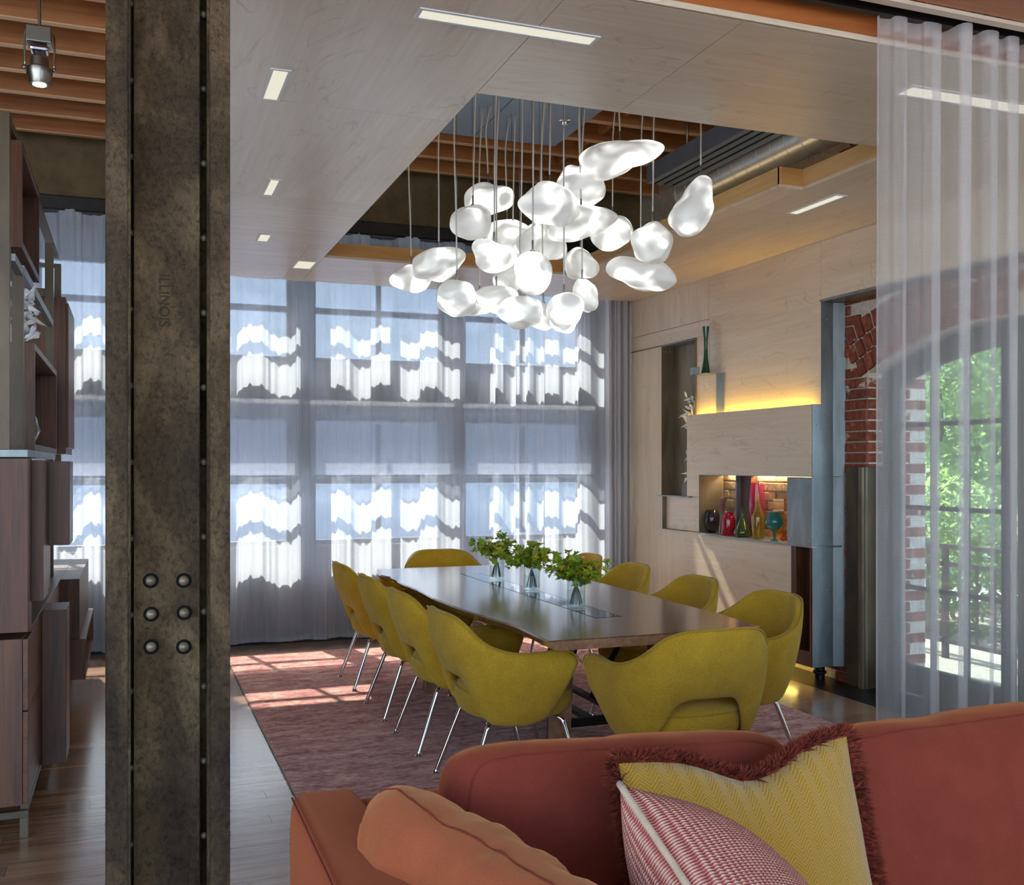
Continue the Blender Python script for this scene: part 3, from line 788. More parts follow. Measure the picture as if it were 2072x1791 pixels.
# ---- sheer curtains
def curtain(name, label, x0, x1, y, z0, z1, mat, pitch, amp, seed, over=0.11, hem=True, group=None, nz=9, drift=.02, rand=1):
    r = random.Random(seed)
    t = thing(name, label, 'curtain', ((x0 + x1) / 2, y, 0), 0, group)
    cxm = (x0 + x1) / 2
    ps = []; x = 0
    while x < x1 - x0: ps.append(pitch * (r.choice((r.uniform(.16, .36), r.uniform(.5, 1.1), r.uniform(1.0, 1.7))) if rand > 0 else r.uniform(.8, 1.2))); x += ps[-1]
    k = (x1 - x0) / x; ps = [p * k for p in ps]
    am = [amp * r.uniform(.3, 1.25) for _ in ps]; am2 = [amp * r.uniform(.3, 1.25) for _ in ps]
    ov = [over if rand < 0 else (over * r.uniform(1.0, 1.4) if p / pitch < .45 else over * r.choice((0.3, .6, .9))) for p in ps]
    ds = [r.uniform(-drift, drift) for _ in range(len(ps) + 1)]
    N = 14 if rand < 0 else 30; path = []
    x = x0
    for i, p in enumerate(ps):
        for j in range(N):
            u = j / N
            path.append((x, p, u, i)); 
        x += p
    path.append((x1, 0, 0, len(ps) - 1))
    def pos(idx, v):
        xs, p, u, i = path[idx]
        a = lerp(am[i], am2[i], v)
        d = lerp(ds[i], ds[min(i + 1, len(ps))], u) * (1 - v)
        xx = xs + p * u - ov[i] * p * math.sin(4 * PI * u) * (.6 + .4 * v) + d
        yy = a * math.sin(2 * PI * u) + .010 * math.sin(3.1 * xs + 2 * v)
        if rand > 0: yy += .011 * math.sin(2 * PI * xx / .083 + 3 * math.sin(xx * 2.3)) + .008 * math.sin(2 * PI * xx / .047 + 1.5 * v)
        return xx - cxm, yy
    def strip(za, zb, n, off=0):
        mb = MB(); W = len(path)
        for j in range(n):
            v = j / (n - 1); z = lerp(za, zb, v); vv = (z - z0) / (z1 - z0)
            for i in range(W):
                a, b = pos(i, vv); mb.v.append((a, b + off, z))
        for j in range(n - 1):
            for i in range(W - 1): mb.f.append((j * W + i, j * W + i + 1, (j + 1) * W + i + 1, (j + 1) * W + i))
        return mb
    strip(z0, z1, nz).build('cloth', M[mat], t, True)
    if hem: strip(z0, z0 + .035, 2, -.002).build('hem', M[mat], t, True)
    strip(z1 - .055, z1, 2, -.002).build('heading', M[mat], t, True)
    return t
YCUR = 8.345
curtain('sheer_curtain', 'white sheer curtain hanging to the left of the steel column', -2.2, .16, YCUR, .035, 3.36, 'sheer', .34, .055, 1, group='window curtains')
curtain('sheer_curtain', 'white sheer window curtain just right of the steel column', .16, 2.30, YCUR, .035, 3.36, 'sheer', .36, .062, 2, group='window curtains')
curtain('sheer_curtain', 'white sheer window curtain behind the far end of the table', 2.30, 4.05, YCUR, .035, 3.36, 'sheer', .34, .060, 3, group='window curtains')
curtain('sheer_curtain', 'bunched end of white sheer curtain beside the maple wall', 4.03, 4.275, YCUR - .01, .035, 3.36, 'sheer_warm', .055, .05, 4, .13, group='window curtains')
curtain('divider_curtain', 'ecru sheer divider curtain hanging from the beam at the right', 2.412, 4.46, 2.845, .02, 2.998, 'sheer_warm', .128, .046, 8, .105, True, drift=.004, rand=-1)
for i, (a, b) in enumerate(bays):
    lab = ['grey mesh roller shade in the farthest left window bay, mostly hidden', 'grey mesh roller shade left of the steel column', 'grey mesh roller shade just right of the steel column',
           'grey mesh roller shade in the bay behind the table', 'grey mesh roller shade nearest the maple wall'][i]
    t = thing('roller_shade', lab, 'shade', ((a + b) / 2, 8.475, 0), 0, 'roller shades of the lower windows')
    h = (b - a) / 2 + .03
    MB().box(-h, h, 0, .003, 1.365, 1.955).build('shade_cloth', M['mesh_shade'], t)
    MB().box(-h, h, -.03, .05, 1.955, 1.99).build('headrail', M['white_paint'], t, bevel=.003)
    MB().box(-h, h, -.004, .007, 1.35, 1.37).build('bottom_bar', M['window_frame'], t)

# ---- rug
rug = MB().box(.68, 3.68, 2.45, 7.97, 0.0005, .012).build('rug', M['rug'], bevel=.004)
tag(rug, 'faded red and mauve rug under the dining table', 'rug')
bind = MB().box(.674, .68, 2.45, 7.97, 0.0005, .010).build('binding', M['walnut_y'], rug)

# ---- dining table
TX, TY, TZ = 2.065, 5.26, .75
table = thing('dining_table', 'long walnut slab dining table with natural edges and glossy inlay', 'table', (TX, TY, 0))
left = [(3.765, 1.572), (4.08, 1.578), (4.42, 1.556), (4.92, 1.505), (5.5, 1.515), (6.05, 1.522), (6.22, 1.54), (6.45, 1.50), (6.77, 1.56)]
right = [(3.765, 2.565), (4.1, 2.60), (4.6, 2.615), (5.2, 2.63), (5.9, 2.61), (6.4, 2.63), (6.77, 2.58)]
def dens(tab, n=26):
    out = []
    for i in range(n):
        y = lerp(3.765, 6.77, i / (n - 1)); out.append((interp(tab, y) + .006 * math.sin(y * 9.3), y))
    return out
ou = dens(left)[::-1] + dens(right)
def inset(pts, d):
    return [(x + (d if x < TX else -d), y + (.012 if y < 4 else (-.012 if y > 6.6 else 0)) * (abs(y - 3.765) < .01 or abs(y - 6.77) < .01)) for x, y in pts]
rings = [(ou, TZ), (inset(ou, -.004), TZ - .008), (inset(ou, .028), TZ - .042), (inset(ou, .06), TZ - .046)]
mb = MB(); n = len(ou)
for pts_, z in rings: mb.v += [(x - TX, y - TY, z) for x, y in pts_]
for k in range(3):
    for i in range(n): mb.f.append((k * n + i, (k + 1) * n + i, (k + 1) * n + (i + 1) % n, k * n + (i + 1) % n))
mb.f.append(tuple(range(n))[::1]); mb.f.append(tuple(3 * n + i for i in range(n))[::-1])
mb.build('tabletop', M['table_wood'], table, fix=True)
box('inlay', M['mirror_glass'], 2.004 - TX, 2.132 - TX, 4.25 - TY, 6.30 - TY, TZ - .004, TZ + .0006, table)
for a in ((2.000, 2.004, 4.246, 6.304), (2.132, 2.136, 4.246, 6.304), (2.004, 2.132, 4.246, 4.25), (2.004, 2.132, 6.30, 6.304)):
    box('inlay_edge', M['black'], a[0] - TX, a[1] - TX, a[2] - TY, a[3] - TY, TZ - .004, TZ + .0004, table)
for ty in (4.22, 6.28):
    box('trestle_rail', M['table_wood'], -.34, .34, ty - TY - .05, ty - TY + .05, TZ - .09, TZ - .0462, table)
    for s in (-1, 1):
        MB().prism([(s * .20, TZ - .09), (s * .30, TZ - .09), (s * .31, .012), (s * .23, .012)][::s], 'y', ty - TY - .035, ty - TY + .02).build('leg', M['table_wood'], table, fix=True)
        MB().prism([(s * .20, TZ - .09), (s * .30, TZ - .09), (s * .31, .012), (s * .23, .012)][::s], 'y', ty - TY + .0205, ty - TY + .032).build('leg_plate', M['black_metal'], table, fix=True)
        sgn = 1 if ty < 5 else -1
        MB().tube([(s * .12, ty - TY + sgn * .06, TZ - .05), (s * .10, ty - TY + sgn * .42, .30)], .016, 8).build('brace', M['black_metal'], table, True, sharp=50)
    box('cross_bar', M['black_metal'], -.26, .26, ty - TY - .012, ty - TY + .012, .27, .31, table)
box('stretcher', M['black_metal'], -.11, -.07, 4.24 - TY, 6.26 - TY, .28, .30, table)
box('stretcher', M['black_metal'], .07, .11, 4.24 - TY, 6.26 - TY, .28, .30, table)

# ---- upholstered armchairs
def chair_surf(u, v, off=0.0):
    """point of the wrapped back-and-arm shell; u -1..1 round the back, v 0..1 upwards"""
    p = abs(u); s = 1 if u >= 0 else -1
    def plan(a, b, L, flare):
        if p <= .66:
            q = p / .66 * PI / 2
            e = 2 / 2.5
            return a * math.sin(q) ** e, -b * max(0, math.cos(q)) ** e
        k = (p - .66) / .34
        return a + flare * k, L * k
    xt, yt = plan(.318, .335, .215, .012)
    xb, yb = plan(.250, .245, .115, .0)
    zt = spline([(0, .805), (.15, .802), (.27, .775), (.42, .695), (.54, .656), (.66, .642), (.86, .652), (.955, .632), (1, .595)], p)
    zb = spline([(0, .515), (.14, .510), (.24, .475), (.34, .375), (.43, .325), (.85, .332), (1, .41)], p)
    w = v ** .85
    bul = .018 * math.sin(PI * v)
    x = lerp(xb, xt, w) + bul * math.sin(min(p / .66, 1) * PI / 2); y = lerp(yb, yt, w) - bul * math.cos(min(p / .66, 1) * PI / 2)
    return Vector((s * x, y - .02, lerp(zb, zt, v)))
def chair_norm(u, v):
    e = .004
    du = chair_surf(min(u + e, 1), v) - chair_surf(max(u - e, -1), v); dv = chair_surf(u, min(v + e, 1)) - chair_surf(u, max(v - e, 0))
    n_ = du.cross(dv); n_.normalize(); return n_
def make_chair():
    t = thing('armchair', 'x', 'chair', (0, 0, .012))
    mb = MB(); mb.grid(lambda a, b: chair_surf(-1 + 2 * a, b), 41, 8)
    mb.build('shell', M['chair_fabric'], t, True, solid=.046, subsurf=1)
    ed = []
    for i in range(-36, 37):
        u = i / 36; n_ = chair_norm(u, .985); ed.append(chair_surf(u, 1.0) + n_ * .0165 - Vector((0, 0, .0035)))
    MB().tube(ed, .0036, 6).build('piping', M['chair_piping'], t, True)
    ring = lambda a, b, z, n=36: [(a * abs(math.cos(q)) ** .8 * (1 if math.cos(q) >= 0 else -1), .01 + b * abs(math.sin(q)) ** .8 * (1 if math.sin(q) >= 0 else -1), z) for q in [2 * PI * k / n for k in range(n)]]
    mb = MB(); prof = [(.16, .333), (.228, .335), (.248, .352), (.258, .392), (.256, .432), (.245, .449), (.18, .461), (.09, .467), (.0, .469)]
    for r_, z in prof[:-1]: mb.v += ring(r_, r_ * 1.0, z)
    N = 36
    for k in range(len(prof) - 2):
        for i in range(N): mb.f.append((k * N + i, k * N + (i + 1) % N, (k + 1) * N + (i + 1) % N, (k + 1) * N + i))
    c = len(mb.v); mb.v.append((0, .01, .469)); L = len(prof) - 2
    for i in range(N): mb.f.append((L * N + i, L * N + (i + 1) % N, c))
    mb.f.append(tuple(range(N - 1, -1, -1)))
    mb.build('seat', M['chair_fabric'], t, True)
    MB().tube(ring(.256, .256, .441), .0038, 6, closed=True).build('seat_piping', M['chair_piping'], t, True)
    for sx in (-1, 1):
        for sy in (-1, 1):
            y_out = -.285 if sy < 0 else .245
            pth = smooth_path([(sx * .10, sy * .06, .326), (sx * .155, sy * .125, .326), (sx * .19, sy * .17, .312), (sx * .202, lerp(sy * .17, y_out, .2), .262), (sx * .232, y_out, .012)], 6)
            lg = MB().tube(pth, .0108, 10).build('leg', M['chrome'], t, True, sharp=50)
            MB().lathe([(.017, 0), (.0185, .003), (.012, .011), (.010, .02)], (sx * .232, y_out, 0), 12).build('glide', M['chrome'], lg, True, sharp=50)
    return t
proto = make_chair()
chairs = [  # x, y, rotation, label
    (1.625, 4.36, -PI / 2, 'mustard armchair nearest the camera on the left side of the table'),
    (1.625, 5.13, -PI / 2, 'second mustard armchair from the camera on the left side of the table'),
    (1.625, 5.86, -PI / 2, 'third mustard armchair from the camera on the left side of the table'),
    (1.625, 6.68, -PI / 2, 'mustard armchair nearest the window curtain on the left side of the table'),
    (2.71, 4.32, PI / 2, 'mustard armchair nearest the camera on the right side of the table'),
    (2.72, 5.09, PI / 2, 'second mustard armchair from the camera on the right side of the table'),
    (2.73, 5.90, PI / 2, 'third mustard armchair from the camera, right side of the table'),
    (2.76, 6.66, PI / 2, 'mustard armchair half hidden by leaves at the far right of the table'),
    (2.155, 3.79, 0, 'mustard armchair at the near end of the table, its back to the camera'),
    (2.19, 7.09, PI, 'mustard armchair at the far end of the table by the curtain')]
for i, (x, y, rz, lab) in enumerate(chairs):
    o = proto if i == 0 else copy_tree(proto)
    o.location = (x, y, .012); o.rotation_euler = (0, 0, rz)
    tag(o, lab, 'chair', 'mustard armchairs round the dining table')

# ---- vases of leafy branches on the table
leaf_out = [(0, -.5), (.10, -.30), (.34, -.34), (.26, -.10), (.50, .08), (.24, .14), (.22, .34), (.09, .28), (0, .52)]
def leaf_mesh(name, mat, sz, curl):
    mb = MB()
    R_ = [(x, y) for x, y in leaf_out]
    pts_ = R_ + [(-x, y) for x, y in R_[-2:0:-1]]
    vs_ = [(x * sz, y * sz, sz * (abs(x) * .35 - curl * y * y)) for x, y in pts_]
    c = (0, .02 * sz, 0); vs_ = [c] + vs_; m_ = len(pts_)
    mb.add(vs_, [(0, 1 + i, 1 + (i + 1) % m_) for i in range(m_)])
    return mb.mesh('leaf', mat)
leafs = [leaf_mesh('leaf', M[k], s, c) for k, s, c in (('leaf', .066, .5), ('leaf', .054, .9), ('leaf_yellow', .056, .6), ('leaf', .076, .3), ('leaf_yellow', .044, 1.0))]
vase_px = [(1166, 1236, 'clear glass vase on the table nearest the camera', 'leafy green branches in the vase nearest the camera'),
           (1076, 1200.5, 'clear glass vase in the middle of the row on the table', 'leafy green branches in the middle vase'),
           (1005, 1178.5, 'clear glass vase on the table nearest the window', 'leafy green branches in the vase nearest the window')]
for vi, (px, py, lv, lb) in enumerate(vase_px):
    p = at_z(px, py - 6, TZ)
    r0 = .046; hh = .142
    vz = thing('glass_vase', lv, 'vase', (p.x, p.y, TZ + .001), 0, 'glass vases along the table')
    MB().lathe([(r0 - .004, 0), (r0, .004), (r0, hh), (r0 - .002, hh + .001), (r0 - .003, hh), (r0 - .003, .014), (0, .013)], n=28).build('glass', M['g_clear'], vz, True, sharp=60)
    MB().lathe([(r0 - .0038, .0145), (r0 - .0038, .085), (0, .085)], n=24).build('water', M['water'], vz, True, sharp=60)
    bq = thing('leafy_branches', lb, 'plant', (p.x, p.y, TZ + .016), 0, 'leafy branches in the vases')
    r = random.Random(20 + vi)
    tips = []
    for k in range(13):
        a = r.uniform(0, 2 * PI); rad = r.uniform(.02, .036)
        bx, by = -math.cos(a) * rad, -math.sin(a) * rad
        R1 = r.uniform(.04, .165); z1 = r.uniform(.155, .245) - R1 * .3
        q = smooth_path([(bx, by, .002), (bx * .1, by * .1, .10), (math.cos(a) * .03, math.sin(a) * .03, .145), (math.cos(a) * R1, math.sin(a) * R1, z1)], 4)
        MB().tube(q, [.0028] * (len(q) - 4) + [.0022, .0018, .0014, .001], 5).build('stem', M['stem'], bq, True)
        tips.append((q, a))
    for k in range(150):
        q, a = tips[k % len(tips)]
        b = q[int(len(q) * r.uniform(.62, .999))]
        pos_ = b + Vector((r.gauss(0, .030), r.gauss(0, .030), r.gauss(.006, .022)))
        pos_.z = max(pos_.z, .105)
        o = link('leaf', leafs[r.choice((0, 0, 1, 1, 2, 3, 4))], bq, pos_)
        o.rotation_euler = (r.uniform(-.9, .9), r.uniform(-.9, .9), r.uniform(0, 2 * PI)); s = r.uniform(.75, 1.25); o.scale = (s, s, s)
    for k in range(3):
        q, a = tips[k * 4]; b = q[-1]
        MB().lathe([(.002, 0), (.011, .004), (.012, .009), (.006, .015), (0, .016)], tuple(b + Vector((r.gauss(0, .02), r.gauss(0, .02), .015))), 9).build('flower_bud', plain('bud_%d%d' % (vi, k), lin(196, 150, 110), .7), bq, True)

# ---- cloud chandelier
CZ = 3.545
chan = thing('chandelier', 'cluster of glowing frosted cloud-shaped glass pendants over the table', 'chandelier', (2.05, 5.25, CZ))
MB().box(-.56, -.003, -.98, .93, 0, .012).build('canopy_plate', M['canopy_steel'], chan)
MB().box(.003, .56, -.98, .93, 0, .012).build('canopy_plate', M['canopy_steel'], chan)
for x in (-.5, .5):
    for y in (-.8, .8): MB().tube([(x, y, .012), (x, y, .355)], .006, 8).build('hanger_rod', M['nickel'], chan, True, sharp=50)
MB().lathe([(.0, -.03), (.02, -.028), (.024, -.018), (.012, -.012), (.012, -.006), (.035, -.004), (.035, 0)], (at_z(1143, 243, CZ).x - 2.05, at_z(1143, 243, CZ).y - 5.25, 0), 16).build('sprinkler', M['chrome'], chan, True, sharp=50)
def ico(sub):
    bm = bmesh.new(); bmesh.ops.create_icosphere(bm, subdivisions=sub, radius=1)
    v = [tuple(x.co) for x in bm.verts]; f = [tuple(q.index for q in fc_.verts) for fc_ in bm.faces]; bm.free(); return v, f
IV, IF = ico(5)
RT = Vector((CS, -SN, 0)); FW = Vector((SN, CS, 0)); UP = Vector((0, 0, 1))
blobs = [  # px, py, width px, height px, tilt deg, world y, second lobe (dx, dy, r) in half sizes
    (1256, 322, 170, 76, -12, 4.92, (.62, -.1, .55)), (1176, 376, 100, 86, 20, 5.15, (.35, .3, .6)), (1397, 418, 92, 126, 28, 4.45, (-.3, .5, .62)),
    (1111, 415, 128, 86, 8, 4.75, (-.5, -.3, .6)), (990, 401, 102, 66, -8, 5.6, (.55, -.2, .5)), (952, 449, 84, 74, -25, 5.35, (.4, -.3, .6)),
    (1176, 456, 148, 70, -8, 5.05, (.45, .0, .6)), (1092, 492, 110, 92, 30, 5.45, (.3, .4, .6)), (1026, 486, 92, 84, -20, 5.75, (-.3, .3, .6)),
    (1238, 472, 90, 74, 10, 5.35, (.4, .35, .55)), (1318, 489, 88, 84, -15, 4.80, (-.5, .3, .5)), (1296, 555, 142, 66, 10, 5.15, (.7, .25, .45)),
    (1001, 519, 92, 66, 0, 5.1, (-.5, .3, .6)), (1079, 553, 78, 92, 5, 4.6, (.2, -.4, .6)), (1176, 533, 72, 66, 15, 5.65, (.3, -.3, .6)),
    (888, 536, 110, 68, -10, 5.5, (.5, -.1, .6)), (831, 564, 84, 56, -12, 5.95, (-.4, .1, .6)), (924, 604, 80, 74, -20, 5.0, (-.3, .4, .6)),
    (1004, 606, 90, 58, 8, 5.45, (.45, .2, .6)), (1184, 597, 52, 70, -35, 5.35, (-.2, -.4, .7)), (1053, 634, 94, 66, -5, 4.9, (-.4, .1, .7)),
    (1102, 640, 64, 58, 0, 5.25, (.3, -.2, .6)), (1143, 634, 76, 80, -20, 4.82, (.3, .4, .65)), (1030, 566, 66, 60, 0, 5.7, (.3, .3, .6)),
    (972, 616, 76, 44, -5, 5.65, (.4, .1, .6))]
br_ = random.Random(41)
for (px, py, w, h, tl, yw, lobe) in blobs:
    c = at_y(px, py, yw); d = depth(c); k = d / F_PX / 2
    ax = Vector((w * k, (w + h) * .5 * k * .92, h * k))
    dirs = [(Vector((br_.gauss(0, 1), br_.gauss(0, 1), br_.gauss(0, 1))).normalized(), br_.uniform(-.20, .13), br_.uniform(3.0, 7)) for _ in range(7)]
    sd_ = Vector((br_.uniform(0, 50), br_.uniform(0, 50), 3.3))
    ld = Vector((lobe[0], -.3, lobe[1])).normalized()
    dirs.append((ld, .22, 4.0)); dirs.append((Vector((ld.x * .2 - ld.z * .9, -.4, ld.z * .2 + ld.x * .9)).normalized(), -.17, 6.0))
    cam_rot = Matrix(((RT.x, FW.x, 0), (RT.y, FW.y, 0), (0, 0, 1)))
    tlm = Matrix.Rotation(math.radians(tl), 3, 'Y')
    raw = []
    for v in IV:
        v = Vector(v); s = 1.0
        for dd, am_, kp in dirs: s += am_ * math.exp(kp * (v.dot(dd) - 1))
        s += .32 * mnoise.noise(v * 1.05 + sd_) + .035 * mnoise.noise(v * 2.4 + sd_ * 2)
        raw.append(tlm @ Vector((v.x * ax.x * s, v.y * ax.y * s, v.z * ax.z * s)))
    lo = Vector((min(q.x for q in raw), 0, min(q.z for q in raw))); hi = Vector((max(q.x for q in raw), 0, max(q.z for q in raw)))
    sx = w * 2 * k / (hi.x - lo.x); sz = h * 2 * k / (hi.z - lo.z); mid = (lo + hi) / 2
    pts_ = [cam_rot @ Vector(((q.x - mid.x) * sx, q.y, (q.z - mid.z) * sz)) for q in raw]
    mb = MB(); mb.v = [tuple(q) for q in pts_]; mb.f = list(IF)
    sh = mb.build('glass_shade', M['cloud'], chan, True, loc=c - Vector((2.05, 5.25, CZ)))
    top = max(pts_, key=lambda q: q.z - .35 * (q.x ** 2 + q.y ** 2) ** .5)
    tz = CZ - c.z
    MB().lathe([(.014, -.004), (.014, .001), (.005, .003), (.005, .05), (.003, .055), (0, .056)], tuple(top), 10).build('fitting', M['nickel'], sh, True, sharp=50)
    sway = br_.uniform(-.015, .015)
    cord = smooth_path([(top.x, top.y, top.z + .03), (top.x + sway * .4, top.y, lerp(top.z, tz, .3)), (top.x + sway, top.y, lerp(top.z, tz, .7)), (top.x + .02, top.y, tz)], 4)
    MB().tube(cord, .0042, 6).build('cord', M['braid'], sh, True)
    MB().tube([(top.x, top.y, top.z + .05), (top.x - .004, top.y, tz)], .0013, 4).build('wire', M['wire'], sh, True)

# ---- recessed ceiling lights
def ceil_light(x0, x1, y0, y1, label):
    t = thing('ceiling_light', label, 'light', ((x0 + x1) / 2, (y0 + y1) / 2, CEIL), 0, 'recessed ceiling lights')
    a, b = (x1 - x0) / 2, (y1 - y0) / 2; e = .012
    MB().box(-a, a, -b, -b + e, -.004, 0).box(-a, a, b - e, b, -.004, 0).box(-a, -a + e, -b + e, b - e, -.004, 0).box(a - e, a, -b + e, b - e, -.004, 0).build('trim', M['white_paint'], t)
    MB().box(-a + e, a - e, -b + e, b - e, -.0015, -.0002).build('diffuser', M['lamp_white'], t)
ceil_light(.884, 1.532, 3.214, 3.296, 'long recessed strip light at the top of the picture')
ceil_light(.494, .572, 3.90, 4.24, 'recessed rectangular light nearest the steel column')
ceil_light(.676, .742, 5.41, 5.74, 'small recessed light, second from the steel column')
ceil_light(.778, .864, 6.715, 6.935, 'small recessed light close to the window end of the ceiling')
ceil_light(1.138, 1.286, 7.495, 7.79, 'recessed light beside the far left corner of the ceiling opening')
ceil_light(3.632, 3.712, 4.63, 5.08, 'recessed light in the maple ceiling at the right of the opening')
ceil_light(2.87, 4.0, 3.195, 3.30, 'long recessed strip light seen through the divider curtain')

# unseen warm strips added on the lowered ceiling to brighten joists and duct
o = box('hidden_strip', M['led_added'], 1.10, 1.14, 3.95, 7.2, 3.055, 3.067); tag(o, 'added unseen warm light strip on top of the lowered ceiling, left of the opening', 'light strip')
o = box('hidden_strip', M['led_added'], 1.5, 3.2, 3.55, 3.59, 3.055, 3.067); tag(o, 'added unseen warm light strip on top of the lowered ceiling, near side of the opening', 'light strip')
o = box('hidden_strip', M['led_added_dim'], 3.55, 3.58, 4.75, 7.2, 3.055, 3.067); tag(o, 'added unseen dim warm light strip on top of the lowered ceiling below the duct', 'light strip')

# ---- duct and slot diffuser above the ceiling opening
duct = thing('spiral_duct', 'galvanised spiral duct running above the right of the ceiling opening', 'duct', (3.80, 5.2, 3.434))
DR = .13
MB().tube([(0, -1.9, 0), (0, 1.3, 0)], DR, 32).build('pipe', M['duct'], duct, True, sharp=50)
for q in range(22):
    y = -1.85 + q * .145
    MB().tube([(DR * math.cos(a), y + .145 * k / 24, DR * math.sin(a)) for k, a in enumerate([2 * PI * i / 24 for i in range(25)])], .0028, 5).build('seam', M['duct'], duct, True)
for y in (-1.2, .6): MB().box(-.012, .012, y, y + .02, DR - .002, .455).build('strap', M['duct'], duct)
sd = thing('slot_diffuser', 'long grey slot air diffuser above the ceiling opening', 'air diffuser', (3.50, 5.0, 3.42))
MB().box(-.12, .14, -1.6, 1.35, .012, .12).build('housing', M['canopy_steel'], sd)
for k, (a, b) in enumerate(((-.12, -.075), (-.05, -.005), (.02, .065), (.09, .14))): MB().box(a, b, -1.6, 1.35, 0, .0119).build('blade', M['canopy_steel'], sd)
for a, b in ((-.075, -.05), (-.005, .02), (.065, .09)): MB().box(a, b, -1.6, 1.35, .006, .0119).build('slot', M['black'], sd)
for y in (-1.2, 1.0): MB().tube([(0, y, .12), (0, y, .48)], .008, 6).build('hanger', M['nickel'], sd, True)

# ---- small pendant spotlight and the conduit at the upper left
pp = at_y(80, 118, 4.45); pp = Vector((pp.x, pp.y, 0))
zz = lambda py: at_y(80, py, 4.45).z
sp = thing('pendant_spotlight', 'small nickel pendant spotlight hanging from the joists at the upper left', 'spotlight', (pp.x, pp.y, zz(118)))
zo = zz(118)
MB().tube([(0, 0, zz(58) - zo), (0, 0, 3.9 - zo)], .006, 8).build('stem', M['nickel'], sp, True, sharp=50)
MB().box(-.045, .045, -.045, .045, zz(92) - zo, zz(60) - zo).build('driver_box', M['nickel'], sp, bevel=.003)
MB().box(-.034, .034, -.034, .034, zz(107) - zo, zz(93) - zo).build('cap', M['chrome'], sp, bevel=.01)
MB().tube(smooth_path([(-.052, 0, zz(138) - zo), (-.055, 0, zz(80) - zo), (-.05, 0, zz(66) - zo), (-.045, 0, zz(63) - zo)], 4), .004, 6).build('bracket', M['nickel'], sp, True)
MB().tube(smooth_path([(.052, 0, zz(140) - zo), (.055, 0, zz(85) - zo), (.05, 0, zz(70) - zo), (.045, 0, zz(68) - zo)], 4), .004, 6).build('bracket', M['nickel'], sp, True)
for s in (-1, 1): MB().lathe([(.008, -.006), (.008, .006)], (s * .054, 0, zz(139) - zo), 10).build('pivot', M['nickel'], sp, True)
MB().lathe([(.040, zz(171) - zo), (.042, zz(158) - zo), (.048, zz(152) - zo), (.048, zz(140) - zo), (.036, zz(136) - zo), (.034, zz(118) - zo), (.026, zz(116) - zo)], n=22).build('can', M['nickel'], sp, True, sharp=40)
MB().lathe([(.026, zz(172.5) - zo), (.026, zz(171.4) - zo)], n=20).build('lens', M['spot_glow'], sp)
cd_a = at_y(-40, 138, 5.25)
cd = MB().tube([(-1.6, 5.36, 3.885), (-.25, 5.36, 3.885)], .012, 8).build('conduit', M['nickel'], None, True, sharp=50)
tag(cd, 'thin metal conduit running under the joists at the upper left', 'conduit')

# ---- walnut bookcase on the left
BX = -.372
bc = thing('bookcase', 'walnut and steel bookcase with stepped cabinets at the left edge', 'bookcase', (BX, 4.387, 0))
def bb(name, mat, x0, x1, y0, y1, z0, z1, bevel=.0015, parent=None):
    return MB().box(x0 - BX, x1 - BX, y0 - 4.387, y1 - 4.387, z0, z1).build(name, M[mat], parent or bc, bevel=bevel)
bb('base_rail', 'post_steel', -.80, -.372, 4.387, 4.417, .078, .105)
bb('base_rail', 'post_steel', -.402, -.372, 4.417, 7.70, .10, .125)
for y in (4.387, 6.0, 7.67):
    for x0, x1 in ((-.402, -.372), (-.80, -.77)): bb('leg', 'post_steel', x0, x1, y, y + .03, 0, .078)
bb('body', 'walnut_z', -.80, -.392, 4.389, 7.70, .126, .775)
bb('counter', 'walnut_y', -.80, -.372, 4.55, 7.72, .776, .80)
for (a, b, c, d) in ((4.392, 5.03, .13, .49), (4.392, 5.03, .494, .773), (5.32, 6.35, .13, .773)):
    bb('drawer_front', 'walnut_y', -.3915, -.372, a, b, c, d)
bb('tower', 'walnut_z', -.80, -.372, 4.387, 4.548, .8005, 1.478)
bb('tower_door', 'walnut_z', -.80, -.329, 4.55, 4.82, .90, 1.472)
bb('tower_door', 'walnut_z', -.80, -.245, 4.825, 5.10, 1.105, 1.468)
bb('tower_door', 'walnut_z', -.80, -.40, 5.8, 6.0, .801, 1.05)
bb('cabinet', 'walnut_z', -.3715, -.27, 5.034, 5.313, .104, .798)
bb('cabinet', 'walnut_z', -.3715, -.271, 6.353, 7.70, .455, .80)
for a in ((6.353, 6.38, .22, .454), (7.67, 7.70, .22, .454)): bb('open_box', 'walnut_z', -.40, -.239, *a)
for a in ((6.38, 7.67, .22, .245), (6.38, 7.67, .43, .454)): bb('open_box', 'walnut_y', -.40, -.239, *a)
bb('shelf', 'steel', -.80, -.372, 4.387, 5.95, 1.482, 1.512)
# steel frame of the upper part
for (xr, y, z0, z1, w) in ((-.436, 4.387, 1.512, 2.822, .06), (-.42, 4.74, 1.512, 2.28, .045), (-.42, 6.53, .801, 2.75, .045), (-.42, 7.24, 1.3, 2.76, .04), (-.80, 4.387, 1.512, 2.822, .05), (-.80, 7.24, .801, 2.76, .04)):
    bb('post', 'post_steel', xr - w if xr > -.7 else xr, xr if xr > -.7 else xr + w, y, y + .04, z0, z1)
bb('frame_rail', 'post_steel', -.476, -.436, 4.427, 7.26, 2.79, 2.822)
bb('frame_rail', 'steel', -.45, -.42, 4.427, 4.74, 2.25, 2.28)
bb('frame_rail', 'steel', -.45, -.42, 4.785, 6.53, 2.262, 2.30)
bb('frame_rail', 'post_steel', -.80, -.42, 6.57, 6.60, 2.44, 2.49)
bb('frame_rail', 'post_steel', -.80, -.45, 7.241, 7.28, 2.735, 2.76)
